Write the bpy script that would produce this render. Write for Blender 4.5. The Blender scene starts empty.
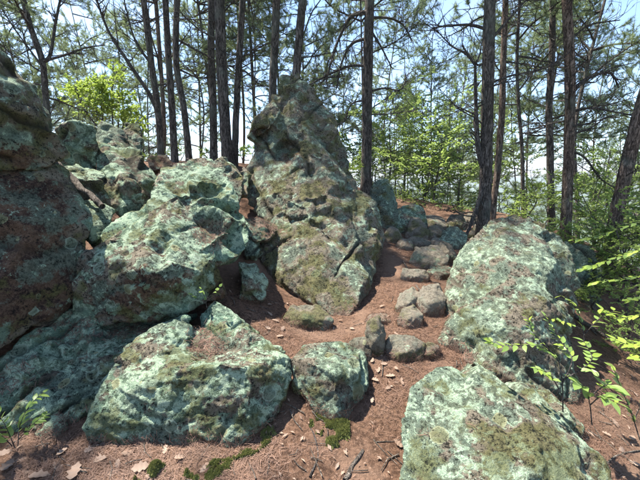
import bpy, bmesh, math, random
import numpy as np
from mathutils import Vector, Matrix, Quaternion

random.seed(7)
RNG = np.random.default_rng(7)
scene = bpy.context.scene
COL = scene.collection

# ------------------------------------------------------------------ camera
CAM_Z = 1.55
FPX = 352.0                      # focal length in pixels of the 640 px wide photograph
PITCH = math.radians(9.7)
cam_data = bpy.data.cameras.new("camera")
cam_data.sensor_width = 36.0
cam_data.lens = 36.0 * FPX / 640.0
cam_data.clip_start = 0.05
cam_data.clip_end = 9000.0
cam = bpy.data.objects.new("camera", cam_data)
cam.location = (0, 0, CAM_Z)
cam.rotation_euler = (math.radians(90) - PITCH, 0, 0)
COL.objects.link(cam)
scene.camera = cam

# ------------------------------------------------------------------ light
SUN_EL = math.radians(63)
SUN_AZ = math.radians(-64)       # clockwise from +Y (view direction): high, from the left and a little behind
sun_vec = Vector((math.sin(SUN_AZ) * math.cos(SUN_EL), math.cos(SUN_AZ) * math.cos(SUN_EL), math.sin(SUN_EL)))
world = bpy.data.worlds.new("World")
scene.world = world
world.use_nodes = True
nt = world.node_tree
bg = nt.nodes["Background"]
sky = nt.nodes.new("ShaderNodeTexSky")
sky.sky_type = 'NISHITA'
sky.sun_disc = False
sky.sun_elevation = SUN_EL
sky.sun_rotation = SUN_AZ
sky.air_density = 1.0
sky.dust_density = 0.25
sky.ozone_density = 3.0
sky.altitude = 500
bg.inputs["Strength"].default_value = 0.105
# thin high cloud mixed over the sky
tc = nt.nodes.new("ShaderNodeTexCoord")
mp = nt.nodes.new("ShaderNodeMapping"); mp.inputs["Scale"].default_value = (1.0, 1.0, 2.6)
nz = nt.nodes.new("ShaderNodeTexNoise"); nz.inputs["Scale"].default_value = 2.6; nz.inputs["Detail"].default_value = 7
rp = nt.nodes.new("ShaderNodeValToRGB")
rp.color_ramp.elements[0].position = 0.52; rp.color_ramp.elements[1].position = 0.80
rp.color_ramp.elements[1].color = (0.4, 0.4, 0.4, 1)
mx = nt.nodes.new("ShaderNodeMix"); mx.data_type = 'RGBA'
mx.inputs[7].default_value = (4.2, 4.5, 5.0, 1)
nt.links.new(tc.outputs["Generated"], mp.inputs["Vector"])
nt.links.new(mp.outputs[0], nz.inputs["Vector"])
nt.links.new(nz.outputs[0], rp.inputs[0])
nt.links.new(rp.outputs[0], mx.inputs[0])
nt.links.new(sky.outputs[0], mx.inputs[6])
nt.links.new(mx.outputs[2], bg.inputs["Color"])

sun_data = bpy.data.lights.new("sun", 'SUN')
sun_data.energy = 5.0
sun_data.angle = math.radians(0.53)
sun_data.color = (1.0, 0.955, 0.88)
sun = bpy.data.objects.new("sun", sun_data)
sun.rotation_euler = sun_vec.to_track_quat('Z', 'Y').to_euler()
sun.location = (-6, 4, 14)
COL.objects.link(sun)

scene.view_settings.view_transform = 'Standard'
scene.view_settings.look = 'None'
scene.view_settings.gamma = 1.0
scene.view_settings.use_curve_mapping = False
scene.view_settings.exposure = 1.85
scene.render.engine = 'CYCLES'
scene.cycles.use_denoising = True
scene.cycles.max_bounces = 6
scene.cycles.diffuse_bounces = 4
scene.cycles.transmission_bounces = 3
scene.cycles.transparent_max_bounces = 4
scene.cycles.glossy_bounces = 2
scene.cycles.caustics_reflective = False
scene.cycles.caustics_refractive = False

# ------------------------------------------------------------------ maths helpers
def ray(px, py):
    u = (px - 320.0) / FPX
    v = (240.0 - py) / FPX
    return np.array([u, math.cos(PITCH) + v * math.sin(PITCH), -math.sin(PITCH) + v * math.cos(PITCH)])

def W(px, py, d):
    """world point seen at photo pixel (px, py), d metres ahead"""
    r = ray(px, py)
    t = d / r[1]
    return np.array([r[0] * t, d, CAM_Z + r[2] * t])

def Wz(px, py, z):
    r = ray(px, py)
    t = (z - CAM_Z) / r[2]
    return np.array([r[0] * t, r[1] * t, z])

def _hash(ix, iy, iz, seed):
    h = (ix * 374761393 + iy * 668265263 + iz * 2147483647 + seed * 1274126177) & 0xFFFFFFFF
    h = ((h ^ (h >> 13)) * 1274126177) & 0xFFFFFFFF
    h = h ^ (h >> 16)
    return (h & 0xFFFFFF) / float(0xFFFFFF)

def vnoise(p, seed=0):
    """value noise in -1..1, p is (n,3)"""
    p = np.asarray(p, dtype=np.float64)
    i = np.floor(p).astype(np.int64)
    f = p - i
    f = f * f * f * (f * (f * 6 - 15) + 10)
    r = 0
    for dx in (0, 1):
        wx = f[:, 0] if dx else 1 - f[:, 0]
        for dy in (0, 1):
            wy = f[:, 1] if dy else 1 - f[:, 1]
            for dz in (0, 1):
                wz = f[:, 2] if dz else 1 - f[:, 2]
                r = r + wx * wy * wz * _hash(i[:, 0] + dx, i[:, 1] + dy, i[:, 2] + dz, seed)
    return r * 2 - 1

def vnoise_block(p, seed, soft):
    """value noise with flat cells and steep steps between them"""
    i = np.floor(p)
    f = p - i
    return _vblock(i.astype(np.int64), sstep(.5 - soft, .5 + soft, f), seed)

def _vblock(i, f, seed):
    r = 0
    for dx in (0, 1):
        wx = f[:, 0] if dx else 1 - f[:, 0]
        for dy in (0, 1):
            wy = f[:, 1] if dy else 1 - f[:, 1]
            for dz in (0, 1):
                wz = f[:, 2] if dz else 1 - f[:, 2]
                r = r + wx * wy * wz * _hash(i[:, 0] + dx, i[:, 1] + dy, i[:, 2] + dz, seed)
    return r * 2 - 1

def fbm(p, octaves=4, seed=0, gain=0.5, lac=2.03):
    p = np.asarray(p, dtype=np.float64)
    a, s, tot = 1.0, 0, 0
    for o in range(octaves):
        s = s + a * vnoise(p + 17.3 * o, seed + o * 31)
        tot += a
        a *= gain
        p = p * lac
    return s / tot

def sstep(a, b, x):
    t = np.clip((x - a) / (b - a), 0, 1)
    return t * t * (3 - 2 * t)

# ------------------------------------------------------------------ terrain height
_ctrl = []
for px, py, z in [(20, 470, .05), (100, 460, .04), (250, 465, .02), (380, 470, 0), (330, 440, .04), (400, 400, .12),
                  (385, 350, .22), (340, 330, .27), (300, 335, .27), (410, 330, .26), (420, 290, .38), (420, 270, .44),
                  (430, 240, .62), (400, 245, .62), (430, 218, .78), (400, 232, .72), (430, 205, .98), (265, 305, .40),
                  (230, 300, .50), (600, 330, -.2), (620, 400, -.2), (45, 440, .05), (455, 300, .3), (600, 460, -.15)]:
    _ctrl.append(Wz(px, py, z))
_ctrl.append(W(240, 205, 5.0))
for q in [(272, 281, 3.75), (296, 294, 3.6), (250, 306, 3.1), (250, 262, 3.75), (322, 309, 3.45)]:
    _ctrl.append(W(*q))
for p in [(-1.2, 2.6, .22), (-2.2, 3.2, .5), (-2.6, 2.2, .2), (-2.5, 5, 1.35), (-2, 7, 1.85), (-4, 7, 1.9),
          (-4.5, 4, 1.2), (.5, 7, 1.5), (0, 9, 1.6), (1, 7.6, 1.2), (4.3, 6, .4), (3.0, 7.4, .8), (4.2, 7.4, .75), (6.2, 6, -.3), (0, -2, -.3), (-3, 0, 0),
          (3, 0, -.4), (6, 2, -1.0), (8, 6, -1.2), (6.5, 9, .0), (3, 9.5, .95), (2.6, 4.6, .35), (2.0, 5.5, .6), (-7, 6, 1.7), (-6, 2, .8),
          (-5, 10, 1.8)]:
    _ctrl.append(np.array(p, float))
_ctrl = np.array(_ctrl)

def _tps(d2):
    return 0.5 * d2 * np.log(d2 + 1e-9)
_n = len(_ctrl)
_A = np.zeros((_n + 3, _n + 3))
_d2 = ((_ctrl[:, None, :2] - _ctrl[None, :, :2]) ** 2).sum(-1)
_A[:_n, :_n] = _tps(_d2) + np.eye(_n) * 0.06
_A[:_n, _n] = 1; _A[_n, :_n] = 1
_A[:_n, _n + 1:] = _ctrl[:, :2]; _A[_n + 1:, :_n] = _ctrl[:, :2].T
_sol = np.linalg.solve(_A, np.concatenate([_ctrl[:, 2], np.zeros(3)]))

def ground_z(x, y):
    x = np.atleast_1d(np.asarray(x, float)); y = np.atleast_1d(np.asarray(y, float))
    q = np.stack([x, y], 1)
    cx = np.clip(q[:, 0], -8, 9); cy = np.clip(q[:, 1], -3, 11)
    c = np.stack([cx, cy], 1)
    z = np.zeros(len(q))
    for s in range(0, len(q), 40000):
        cc = c[s:s + 40000]
        d2 = ((cc[:, None, :] - _ctrl[None, :, :2]) ** 2).sum(-1)
        z[s:s + 40000] = _tps(d2) @ _sol[:_n] + _sol[_n] + cc @ _sol[_n + 1:]
    # beyond the knoll the ridge falls away on every side
    r = np.hypot(q[:, 0] - 0.0, q[:, 1] - 3.0)
    over = np.maximum(r - 8.0, 0)
    fall = -0.30 * over * sstep(0, 8, over) - 0.0
    fall = np.where(over > 120, -36 + (over - 120) * 0.0, fall)
    # far hills
    p3 = np.stack([q[:, 0] / 700, q[:, 1] / 700, np.zeros(len(q))], 1)
    hills = (.35 + .5 * (fbm(p3, 4, 5) * 0.5 + 0.5)) * 130 * sstep(700, 2600, r)
    z = z * (1 - sstep(20, 100, r)) + fall + hills - 25 * sstep(100, 400, r)
    # small relief
    p4 = np.stack([q[:, 0], q[:, 1], np.zeros(len(q))], 1)
    z = z + 0.03 * fbm(p4 * 2.2, 4, 11) * (r < 30) + 0.012 * fbm(p4 * 11, 3, 12) * (r < 14)
    return z

def G(px, py, dmin=1.0, dmax=14.0):
    """where the sight line through a photo pixel meets the ground"""
    r = ray(px, py)
    ds = np.linspace(dmin, dmax, 800)
    P = r[None, :] * (ds / r[1])[:, None]
    P[:, 2] += CAM_Z
    gz = ground_z(P[:, 0], P[:, 1])
    k = np.argmax(P[:, 2] < gz)
    if not (P[:, 2] < gz).any():
        k = len(ds) - 1
    return P[k]

# ------------------------------------------------------------------ material helpers
class NB:
    def __init__(self, name):
        self.m = bpy.data.materials.new(name)
        self.m.use_nodes = True
        self.t = self.m.node_tree
        self.bsdf = self.t.nodes["Principled BSDF"]
        self.out = self.t.nodes["Material Output"]
    def n(self, kind, **kw):
        x = self.t.nodes.new(kind)
        for k, v in kw.items():
            setattr(x, k, v)
        return x
    def link(self, a, b):
        self.t.links.new(a, b)
    def _set(self, sock, v):
        if isinstance(v, bpy.types.NodeSocket):
            self.link(v, sock)
        elif isinstance(v, (tuple, list)) and len(v) == 3 and sock.type == 'RGBA':
            sock.default_value = (*v, 1)
        else:
            sock.default_value = v
    def noise(self, vec, scale, detail=4, rough=0.55, dist=0.0, dims='3D'):
        x = self.n("ShaderNodeTexNoise")
        self._set(x.inputs["Vector"], vec)
        x.inputs["Scale"].default_value = scale
        x.inputs["Detail"].default_value = detail
        x.inputs["Roughness"].default_value = rough
        x.inputs["Distortion"].default_value = dist
        return x.outputs[0]
    def voronoi(self, vec, scale, feature='F1', rand=1.0):
        x = self.n("ShaderNodeTexVoronoi", feature=feature)
        self._set(x.inputs["Vector"], vec)
        x.inputs["Scale"].default_value = scale
        x.inputs["Randomness"].default_value = rand
        return x.outputs["Distance"]
    def mapping(self, vec, scale=(1, 1, 1), rot=(0, 0, 0), loc=(0, 0, 0)):
        x = self.n("ShaderNodeMapping")
        self._set(x.inputs["Vector"], vec)
        x.inputs["Scale"].default_value = scale
        x.inputs["Rotation"].default_value = rot
        x.inputs["Location"].default_value = loc
        return x.outputs[0]
    def math(self, op, a, b=0.0, c=0.0, clamp=False):
        x = self.n("ShaderNodeMath", operation=op, use_clamp=clamp)
        self._set(x.inputs[0], a); self._set(x.inputs[1], b); self._set(x.inputs[2], c)
        return x.outputs[0]
    def ramp(self, v, lo, hi, a=0.0, b=1.0):
        x = self.n("ShaderNodeMapRange", interpolation_type='SMOOTHSTEP', clamp=True)
        self._set(x.inputs[0], v)
        x.inputs[1].default_value = lo; x.inputs[2].default_value = hi
        x.inputs[3].default_value = a; x.inputs[4].default_value = b
        return x.outputs[0]
    def mix(self, f, a, b, mode='MIX'):
        x = self.n("ShaderNodeMix", data_type='RGBA', blend_type=mode)
        self._set(x.inputs[0], f); self._set(x.inputs[6], a); self._set(x.inputs[7], b)
        return x.outputs[2]
    def attr(self, name, kind='GEOMETRY'):
        x = self.n("ShaderNodeAttribute", attribute_type=kind, attribute_name=name)
        return x.outputs["Fac"]
    def bump(self, h, dist, strength=1.0, normal=None):
        x = self.n("ShaderNodeBump")
        x.inputs["Strength"].default_value = strength
        x.inputs["Distance"].default_value = dist
        self._set(x.inputs["Height"], h)
        if normal is not None:
            self.link(normal, x.inputs["Normal"])
        return x.outputs[0]
    def finish(self, color, rough=0.9, normal=None, spec=0.2):
        self._set(self.bsdf.inputs["Base Color"], color)
        self._set(self.bsdf.inputs["Roughness"], rough)
        self.bsdf.inputs["Specular IOR Level"].default_value = spec
        if normal is not None:
            self.link(normal, self.bsdf.inputs["Normal"])
        return self.m

def make_rock_material():
    b = NB("lichen_rock")
    geo = b.n("ShaderNodeNewGeometry")
    P = geo.outputs["Position"]
    sep = b.n("ShaderNodeSeparateXYZ"); b.link(geo.outputs["Normal"], sep.inputs[0])
    nz_ = sep.outputs["Z"]
    A = {k: b.attr(k) for k in ("rust", "blue", "lichen", "moss", "n_big", "n_mid", "n_fol", "n_wet", "pit")}
    n_fine = b.noise(P, 48, 5, .85)
    n_grain = b.noise(P, 170, 2, .65)
    n_ros = b.noise(b.mapping(P, loc=(3.3, 9.7, 1.2)), 19, 6, .78, .3)
    fine0 = b.math('SUBTRACT', n_fine, .5)
    # bare stone
    stone = b.mix(b.ramp(A["n_fol"], .3, .7), (.115, .092, .066), (.31, .255, .18))
    stone = b.mix(b.ramp(n_fine, .42, .68), stone, (.28, .245, .185))
    stone = b.mix(b.ramp(n_grain, .56, .7, 0, .75), stone, (.04, .035, .028))
    # trodden stones without lichen are worn pale
    stone = b.mix(b.ramp(A["lichen"], .14, .03, 0, .6), stone, b.mix(b.ramp(n_fine, .35, .6), (.25, .215, .155), (.42, .37, .285)))
    # iron stained faces
    rm = b.math('ADD', b.math('MULTIPLY', A["rust"], .8), b.math('MULTIPLY', b.math('SUBTRACT', A["n_mid"], .5), .9))
    rm = b.math('ADD', rm, b.math('MULTIPLY', fine0, .6))
    rm = b.math('MULTIPLY', b.ramp(rm, .28, .52), b.ramp(A["rust"], .02, .2))
    rcol = b.mix(b.ramp(A["n_fol"], .35, .65), (.075, .042, .032), (.17, .10, .062))
    rcol = b.mix(b.ramp(n_fine, .45, .7), rcol, (.255, .165, .11))
    rcol = b.mix(b.ramp(n_grain, .56, .7, 0, .7), rcol, (.025, .016, .013))
    col = b.mix(rm, stone, rcol)
    # lichen: how much of the surface it covers
    base = b.math('ADD', b.math('SUBTRACT', A["lichen"], .5), b.ramp(nz_, -.45, .7, -.16, .08))
    base = b.math('SUBTRACT', base, b.math('MULTIPLY', A["rust"], .20))
    base = b.math('SUBTRACT', base, b.math('MULTIPLY', A["pit"], .35))
    # crust A: grey-green
    sA = b.math('ADD', A["n_mid"], b.math('MULTIPLY', b.math('SUBTRACT', A["n_big"], .5), .75))
    sA = b.math('ADD', b.math('MULTIPLY_ADD', fine0, .62, sA), b.math('MULTIPLY', base, .8))
    mA = b.ramp(sA, .44, .53)
    cA = b.mix(b.ramp(n_ros, .36, .62), (.13, .19, .12), (.31, .41, .27))
    cA = b.mix(b.ramp(A["n_big"], .5, .75), cA, (.24, .37, .255))
    rnd = b.attr("tone")
    cA = b.mix(b.ramp(rnd, 0, 1, 0, .8), cA, b.mix(b.ramp(n_ros, .36, .62), (.16, .165, .115), (.335, .345, .25)))
    cA = b.mix(b.ramp(n_grain, .34, .5, .65, 0), cA, (.065, .085, .055))
    col = b.mix(mA, col, cA)
    # crust B: blue-green film in damp places
    sB = b.math('ADD', b.math('MULTIPLY_ADD', fine0, .7, A["n_wet"]), b.math('MULTIPLY', A["blue"], .42))
    mB = b.math('MULTIPLY', b.ramp(sB, .60, .72), b.ramp(A["lichen"], .1, .5, .3, .85))
    cB = b.mix(b.ramp(n_fine, .38, .66), (.085, .12, .085), (.23, .29, .215))
    col = b.mix(mB, col, cB)
    # bright rosettes
    sC = b.math('ADD', n_ros, b.math('MULTIPLY', base, .26))
    sC = b.math('ADD', sC, b.math('MULTIPLY', b.math('SUBTRACT', A["n_mid"], .5), .30))
    mC = b.ramp(sC, .555, .61)
    cC = b.mix(b.ramp(n_grain, .35, .6), (.29, .40, .265), (.53, .64, .45))
    col = b.mix(mC, col, cC)
    # separate round crusts with pale rims
    vr = b.n("ShaderNodeTexVoronoi", feature='F1')
    wv = b.n("ShaderNodeVectorMath", operation='ADD')
    sc3 = b.n("ShaderNodeVectorMath", operation='SCALE'); sc3.inputs["Scale"].default_value = .035
    nzc = b.n("ShaderNodeTexNoise"); nzc.inputs["Scale"].default_value = 22; nzc.inputs["Detail"].default_value = 3
    b.link(P, nzc.inputs["Vector"]); b.link(nzc.outputs["Color"], sc3.inputs[0])
    b.link(P, wv.inputs[0]); b.link(sc3.outputs[0], wv.inputs[1]); b.link(wv.outputs[0], vr.inputs["Vector"])
    vr.inputs["Scale"].default_value = 7.5
    sv = b.n("ShaderNodeSeparateColor"); b.link(vr.outputs["Color"], sv.inputs[0])
    rad = b.math('MULTIPLY', sv.outputs[0], .46)
    dd_ = b.math('SUBTRACT', rad, vr.outputs["Distance"])
    mR = b.math('MULTIPLY', b.ramp(dd_, .0, .025), b.ramp(b.math('ADD', A["lichen"], sv.outputs[1]), .85, .95))
    rim = b.ramp(dd_, .10, .03)
    cR = b.mix(rim, b.mix(b.ramp(n_fine, .4, .6), (.13, .17, .115), (.28, .34, .235)), (.43, .52, .385))
    cR = b.mix(b.ramp(sv.outputs[2], .6, .7), cR, b.mix(rim, (.25, .25, .13), (.42, .42, .24)))
    col = b.mix(b.math('MULTIPLY', mR, .85), col, cR)
    # yellow-green moss stain
    sM = b.math('ADD', b.math('SUBTRACT', 1.0, A["n_wet"]), b.math('MULTIPLY', A["moss"], .42))
    sM = b.math('MULTIPLY_ADD', fine0, .55, sM)
    mM = b.ramp(sM, .66, .86, 0, .72)
    cM = b.mix(b.ramp(n_fine, .35, .65), (.055, .058, .014), (.185, .180, .062))
    col = b.mix(mM, col, cM)
    # black crust, and a darker tone along the cracks
    mD = b.ramp(b.math('MULTIPLY_ADD', b.math('SUBTRACT', n_ros, .5), .45, n_fine), .415, .455, .94, 0)
    mD = b.math('MULTIPLY', mD, b.ramp(A["n_mid"], .75, .40, .15, 1))
    mD = b.math('MULTIPLY', mD, b.ramp(A["lichen"], .03, .25, .25, 1))
    mD = b.math('MAXIMUM', mD, b.math('MULTIPLY', A["pit"], .8))
    col = b.mix(mD, col, (.014, .015, .011))
    # fine relief
    h = b.math('MULTIPLY', n_ros, .9)
    h = b.math('MULTIPLY_ADD', n_fine, .55, h)
    h = b.math('MULTIPLY_ADD', n_grain, .12, h)
    nrm = b.bump(h, .06, 1.0)
    return b.finish(col, .93, nrm, .12)

def make_ground_material():
    b = NB("needle_litter_soil")
    geo = b.n("ShaderNodeNewGeometry")
    P = geo.outputs["Position"]
    n1 = b.noise(P, 1.7, 5, .6)
    n2 = b.noise(P, 30, 6, .75)
    n3 = b.noise(P, 75, 5, .8, .8)
    n4 = b.noise(P, 5.5, 4, .6)
    c = b.mix(b.ramp(n2, .35, .7), (.050, .028, .018), (.19, .108, .068))
    c = b.mix(b.ramp(n3, .52, .66), c, (.27, .17, .115))
    c = b.mix(b.ramp(n4, .55, .72, 0, .6), c, (.075, .045, .03))
    c = b.mix(b.ramp(n1, .46, .66, 0, .55), c, (.25, .16, .11))
    c = b.mix(b.ramp(n1, .42, .28, 0, .5), c, (.04, .025, .018))
    # far away the slope carries woodland
    ln = b.n("ShaderNodeVectorMath", operation='LENGTH'); b.link(P, ln.inputs[0])
    far = b.ramp(ln.outputs["Value"], 40, 140)
    c = b.mix(far, c, b.mix(b.ramp(b.noise(P, .02, 6, .7), .35, .65), (.028, .05, .018), (.06, .085, .03)))
    h = b.math('ADD', n2, b.math('MULTIPLY', b.math('ADD', n3, n4), .7))
    return b.finish(c, .95, b.bump(h, .02, .9), .1)

def make_bark(name, dark, light, scale=1.0):
    b = NB(name)
    tcx = b.n("ShaderNodeTexCoord")
    P = b.n("ShaderNodeNewGeometry").outputs["Position"]
    v = b.mapping(P, (30 * scale, 30 * scale, 6.5 * scale))
    n0 = b.noise(v, 1, 6, .7, 1.2)
    n1 = b.noise(b.mapping(P, (70 * scale, 70 * scale, 30 * scale), loc=(4, 2, 7)), 1, 4, .7, .4)
    big = b.noise(P, 3, 3, .5)
    c = b.mix(b.ramp(n0, .40, .62), tuple(x * .55 for x in dark), light)
    c = b.mix(b.ramp(n1, .5, .72, 0, .7), c, tuple(min(1, x * 1.5) for x in light))
    c = b.mix(b.ramp(n1, .45, .3, 0, .8), c, tuple(x * .4 for x in dark))
    c = b.mix(b.ramp(big, .5, .72, 0, .55), c, (.17, .18, .14))
    h = b.math('ADD', b.ramp(n0, .38, .6), b.math('MULTIPLY', n1, .8))
    return b.finish(c, .95, b.bump(h, .022, .9), .1)

def make_leaf(name, c1, c2, trans=0.35, rough=.5, scale=6):
    b = NB(name)
    P = b.n("ShaderNodeNewGeometry")
    oi = b.n("ShaderNodeObjectInfo")
    rnd = P.outputs["Random Per Island"]
    n0 = b.noise(P.outputs["Position"], scale, 3)
    f = b.math('ADD', b.math('MULTIPLY', rnd, .7), b.math('MULTIPLY', oi.outputs["Random"], .15))
    f = b.math('ADD', f, b.math('MULTIPLY', b.math('SUBTRACT', n0, .5), .5), clamp=True)
    c = b.mix(f, c1, c2)
    b.finish(c, rough, None, .35)
    tr = b.n("ShaderNodeBsdfTranslucent")
    b.link(b.mix(.5, c, tuple(min(1, x * 1.5) for x in c2)), tr.inputs["Color"])
    ms = b.n("ShaderNodeMixShader"); ms.inputs[0].default_value = trans
    b.link(b.bsdf.outputs[0], ms.inputs[1]); b.link(tr.outputs[0], ms.inputs[2])
    b.link(ms.outputs[0], b.out.inputs["Surface"])
    return b.m

M_ROCK = make_rock_material()
M_GROUND = make_ground_material()
M_BARK = make_bark("pine_bark", (.065, .052, .043), (.185, .155, .13))
M_BARK_RED = make_bark("reddish_pine_bark", (.09, .062, .047), (.26, .19, .145))
M_TWIG = make_bark("dead_twig", (.065, .055, .047), (.19, .165, .145), 2)
M_GREYWOOD = make_bark("weathered_wood", (.12, .095, .075), (.32, .27, .22), 2)
M_NEEDLE = make_leaf("pine_needles", (.08, .115, .05), (.215, .27, .12), .5, .5, 3)
M_LEAF = make_leaf("spring_leaves", (.115, .185, .04), (.28, .36, .095), .5, .45, 3)
M_LEAF_Y = make_leaf("yellow_green_leaves", (.20, .30, .04), (.35, .43, .08), .45, .45, 3)
M_LEAF_NEAR = make_leaf("shrub_leaves", (.115, .205, .04), (.28, .37, .10), .4, .4, 9)
M_DRYLEAF = make_leaf("dry_oak_leaves", (.13, .075, .048), (.38, .275, .20), .12, .7, 20)
M_DRYNEEDLE = make_leaf("dry_needles", (.065, .033, .022), (.28, .165, .11), .1, .7, 8)
M_MOSS = make_leaf("cushion_moss", (.10, .105, .03), (.25, .265, .075), .2, .9, 40)

# ------------------------------------------------------------------ object helpers
def tag(o, label=None, cat=None, group=None, kind=None):
    if label: o["label"] = label
    if cat: o["category"] = cat
    if group: o["group"] = group
    if kind: o["kind"] = kind
    return o

def new_mesh(name, verts, faces, mats, smooth=True, mat_idx=None):
    me = bpy.data.meshes.new(name)
    verts = np.asarray(verts, dtype=np.float32)
    if isinstance(faces, np.ndarray):
        nf, k = faces.shape
        me.vertices.add(len(verts)); me.vertices.foreach_set("co", verts.ravel())
        me.loops.add(nf * k); me.loops.foreach_set("vertex_index", faces.astype(np.int32).ravel())
        me.polygons.add(nf)
        me.polygons.foreach_set("loop_start", np.arange(0, nf * k, k, dtype=np.int32))
    else:
        me.from_pydata(verts.tolist(), [], faces)
    for m in (mats if isinstance(mats, (list, tuple)) else [mats]):
        me.materials.append(m)
    if mat_idx is not None:
        me.polygons.foreach_set("material_index", np.asarray(mat_idx, dtype=np.int32))
    me.polygons.foreach_set("use_smooth", np.full(len(me.polygons), smooth, dtype=bool))
    me.update(calc_edges=True)
    me.validate()
    return me

def link(name, data, parent=None, loc=(0, 0, 0)):
    o = bpy.data.objects.new(name, data)
    COL.objects.link(o)
    o.location = loc
    if parent is not None:
        o.parent = parent
    return o

class Tubes:
    """collects tapered tubes into one mesh"""
    def __init__(self):
        self.v, self.f, self.n = [], [], 0
    def add(self, pts, radii, sides=6, rough=0.0, seed=0, cap=True):
        pts = np.asarray(pts, float); k = len(pts)
        radii = np.asarray(radii, float)
        tan = np.gradient(pts, axis=0)
        tan /= np.linalg.norm(tan, axis=1)[:, None] + 1e-9
        ref = np.array([1.0, 0, 0]) if abs(tan[0][0]) < .8 else np.array([0, 1.0, 0])
        a = ref - tan * (tan @ ref)[:, None]
        a /= np.linalg.norm(a, axis=1)[:, None] + 1e-9
        c = np.cross(tan, a)
        th = np.linspace(0, 2 * math.pi, sides, endpoint=False)
        ring = a[:, None, :] * np.cos(th)[None, :, None] + c[:, None, :] * np.sin(th)[None, :, None]
        R = radii[:, None] * np.ones((1, sides))
        if rough:
            pp = (pts[:, None, :] + ring * radii[:, None, None]).reshape(-1, 3)
            R = R * (1 + rough * fbm(pp * np.array([14, 14, 5.0]), 3, seed).reshape(k, sides))
        V = pts[:, None, :] + ring * R[:, :, None]
        base = self.n
        self.v.append(V.reshape(-1, 3))
        i = np.arange(k - 1)[:, None] * sides; j = np.arange(sides)[None, :]
        jn = (j + 1) % sides
        F = np.stack([base + i + j, base + i + jn, base + i + sides + jn, base + i + sides + j], -1).reshape(-1, 4)
        self.f.append(F)
        self.n += k * sides
    def mesh(self, name, mat, origin=(0, 0, 0)):
        v = np.concatenate(self.v) - np.asarray(origin)
        return new_mesh(name, v, np.concatenate(self.f), mat)

def spline(pts, n):
    """Catmull-Rom through pts"""
    P = np.asarray(pts, float)
    P = np.vstack([2 * P[0] - P[1], P, 2 * P[-1] - P[-2]])
    m = len(P) - 3
    t = np.linspace(0, m - 1e-6, n)
    i = t.astype(int); u = (t - i)[:, None]
    p0, p1, p2, p3 = P[i], P[i + 1], P[i + 2], P[i + 3]
    return 0.5 * (2 * p1 + (p2 - p0) * u + (2 * p0 - 5 * p1 + 4 * p2 - p3) * u ** 2 + (3 * p1 - p0 - 3 * p2 + p3) * u ** 3)

# ------------------------------------------------------------------ ground
def build_ground():
    # one sheet: fine near the camera, coarser outwards to the horizon
    def axis(c0, c1, fine):
        inner = np.arange(c0, c1 + 1e-6, fine)
        out = []
        s, x = fine, c1
        while x < 3200:
            s *= 1.22; x += s; out.append(x)
        neg = []
        s, x = fine, c0
        while x > -3200:
            s *= 1.22; x -= s; neg.append(x)
        return np.concatenate([np.array(neg[::-1]), inner, np.array(out)])
    xs = axis(-4.2, 5.2, .035); ys = axis(1.1, 9.5, .035)
    X, Y = np.meshgrid(xs, ys)
    z = ground_z(X.ravel(), Y.ravel())
    V = np.stack([X.ravel(), Y.ravel(), z], 1)
    nx, ny = len(xs), len(ys)
    i = np.arange(ny - 1)[:, None] * nx; j = np.arange(nx - 1)[None, :]
    F = np.stack([i + j, i + j + 1, i + nx + j + 1, i + nx + j], -1).reshape(-1, 4)
    o = link("ground", new_mesh("ground", V, F, M_GROUND))
    tag(o, "reddish brown forest floor of pine needles rising between the boulders", kind="structure")
    return o
ground = build_ground()

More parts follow.
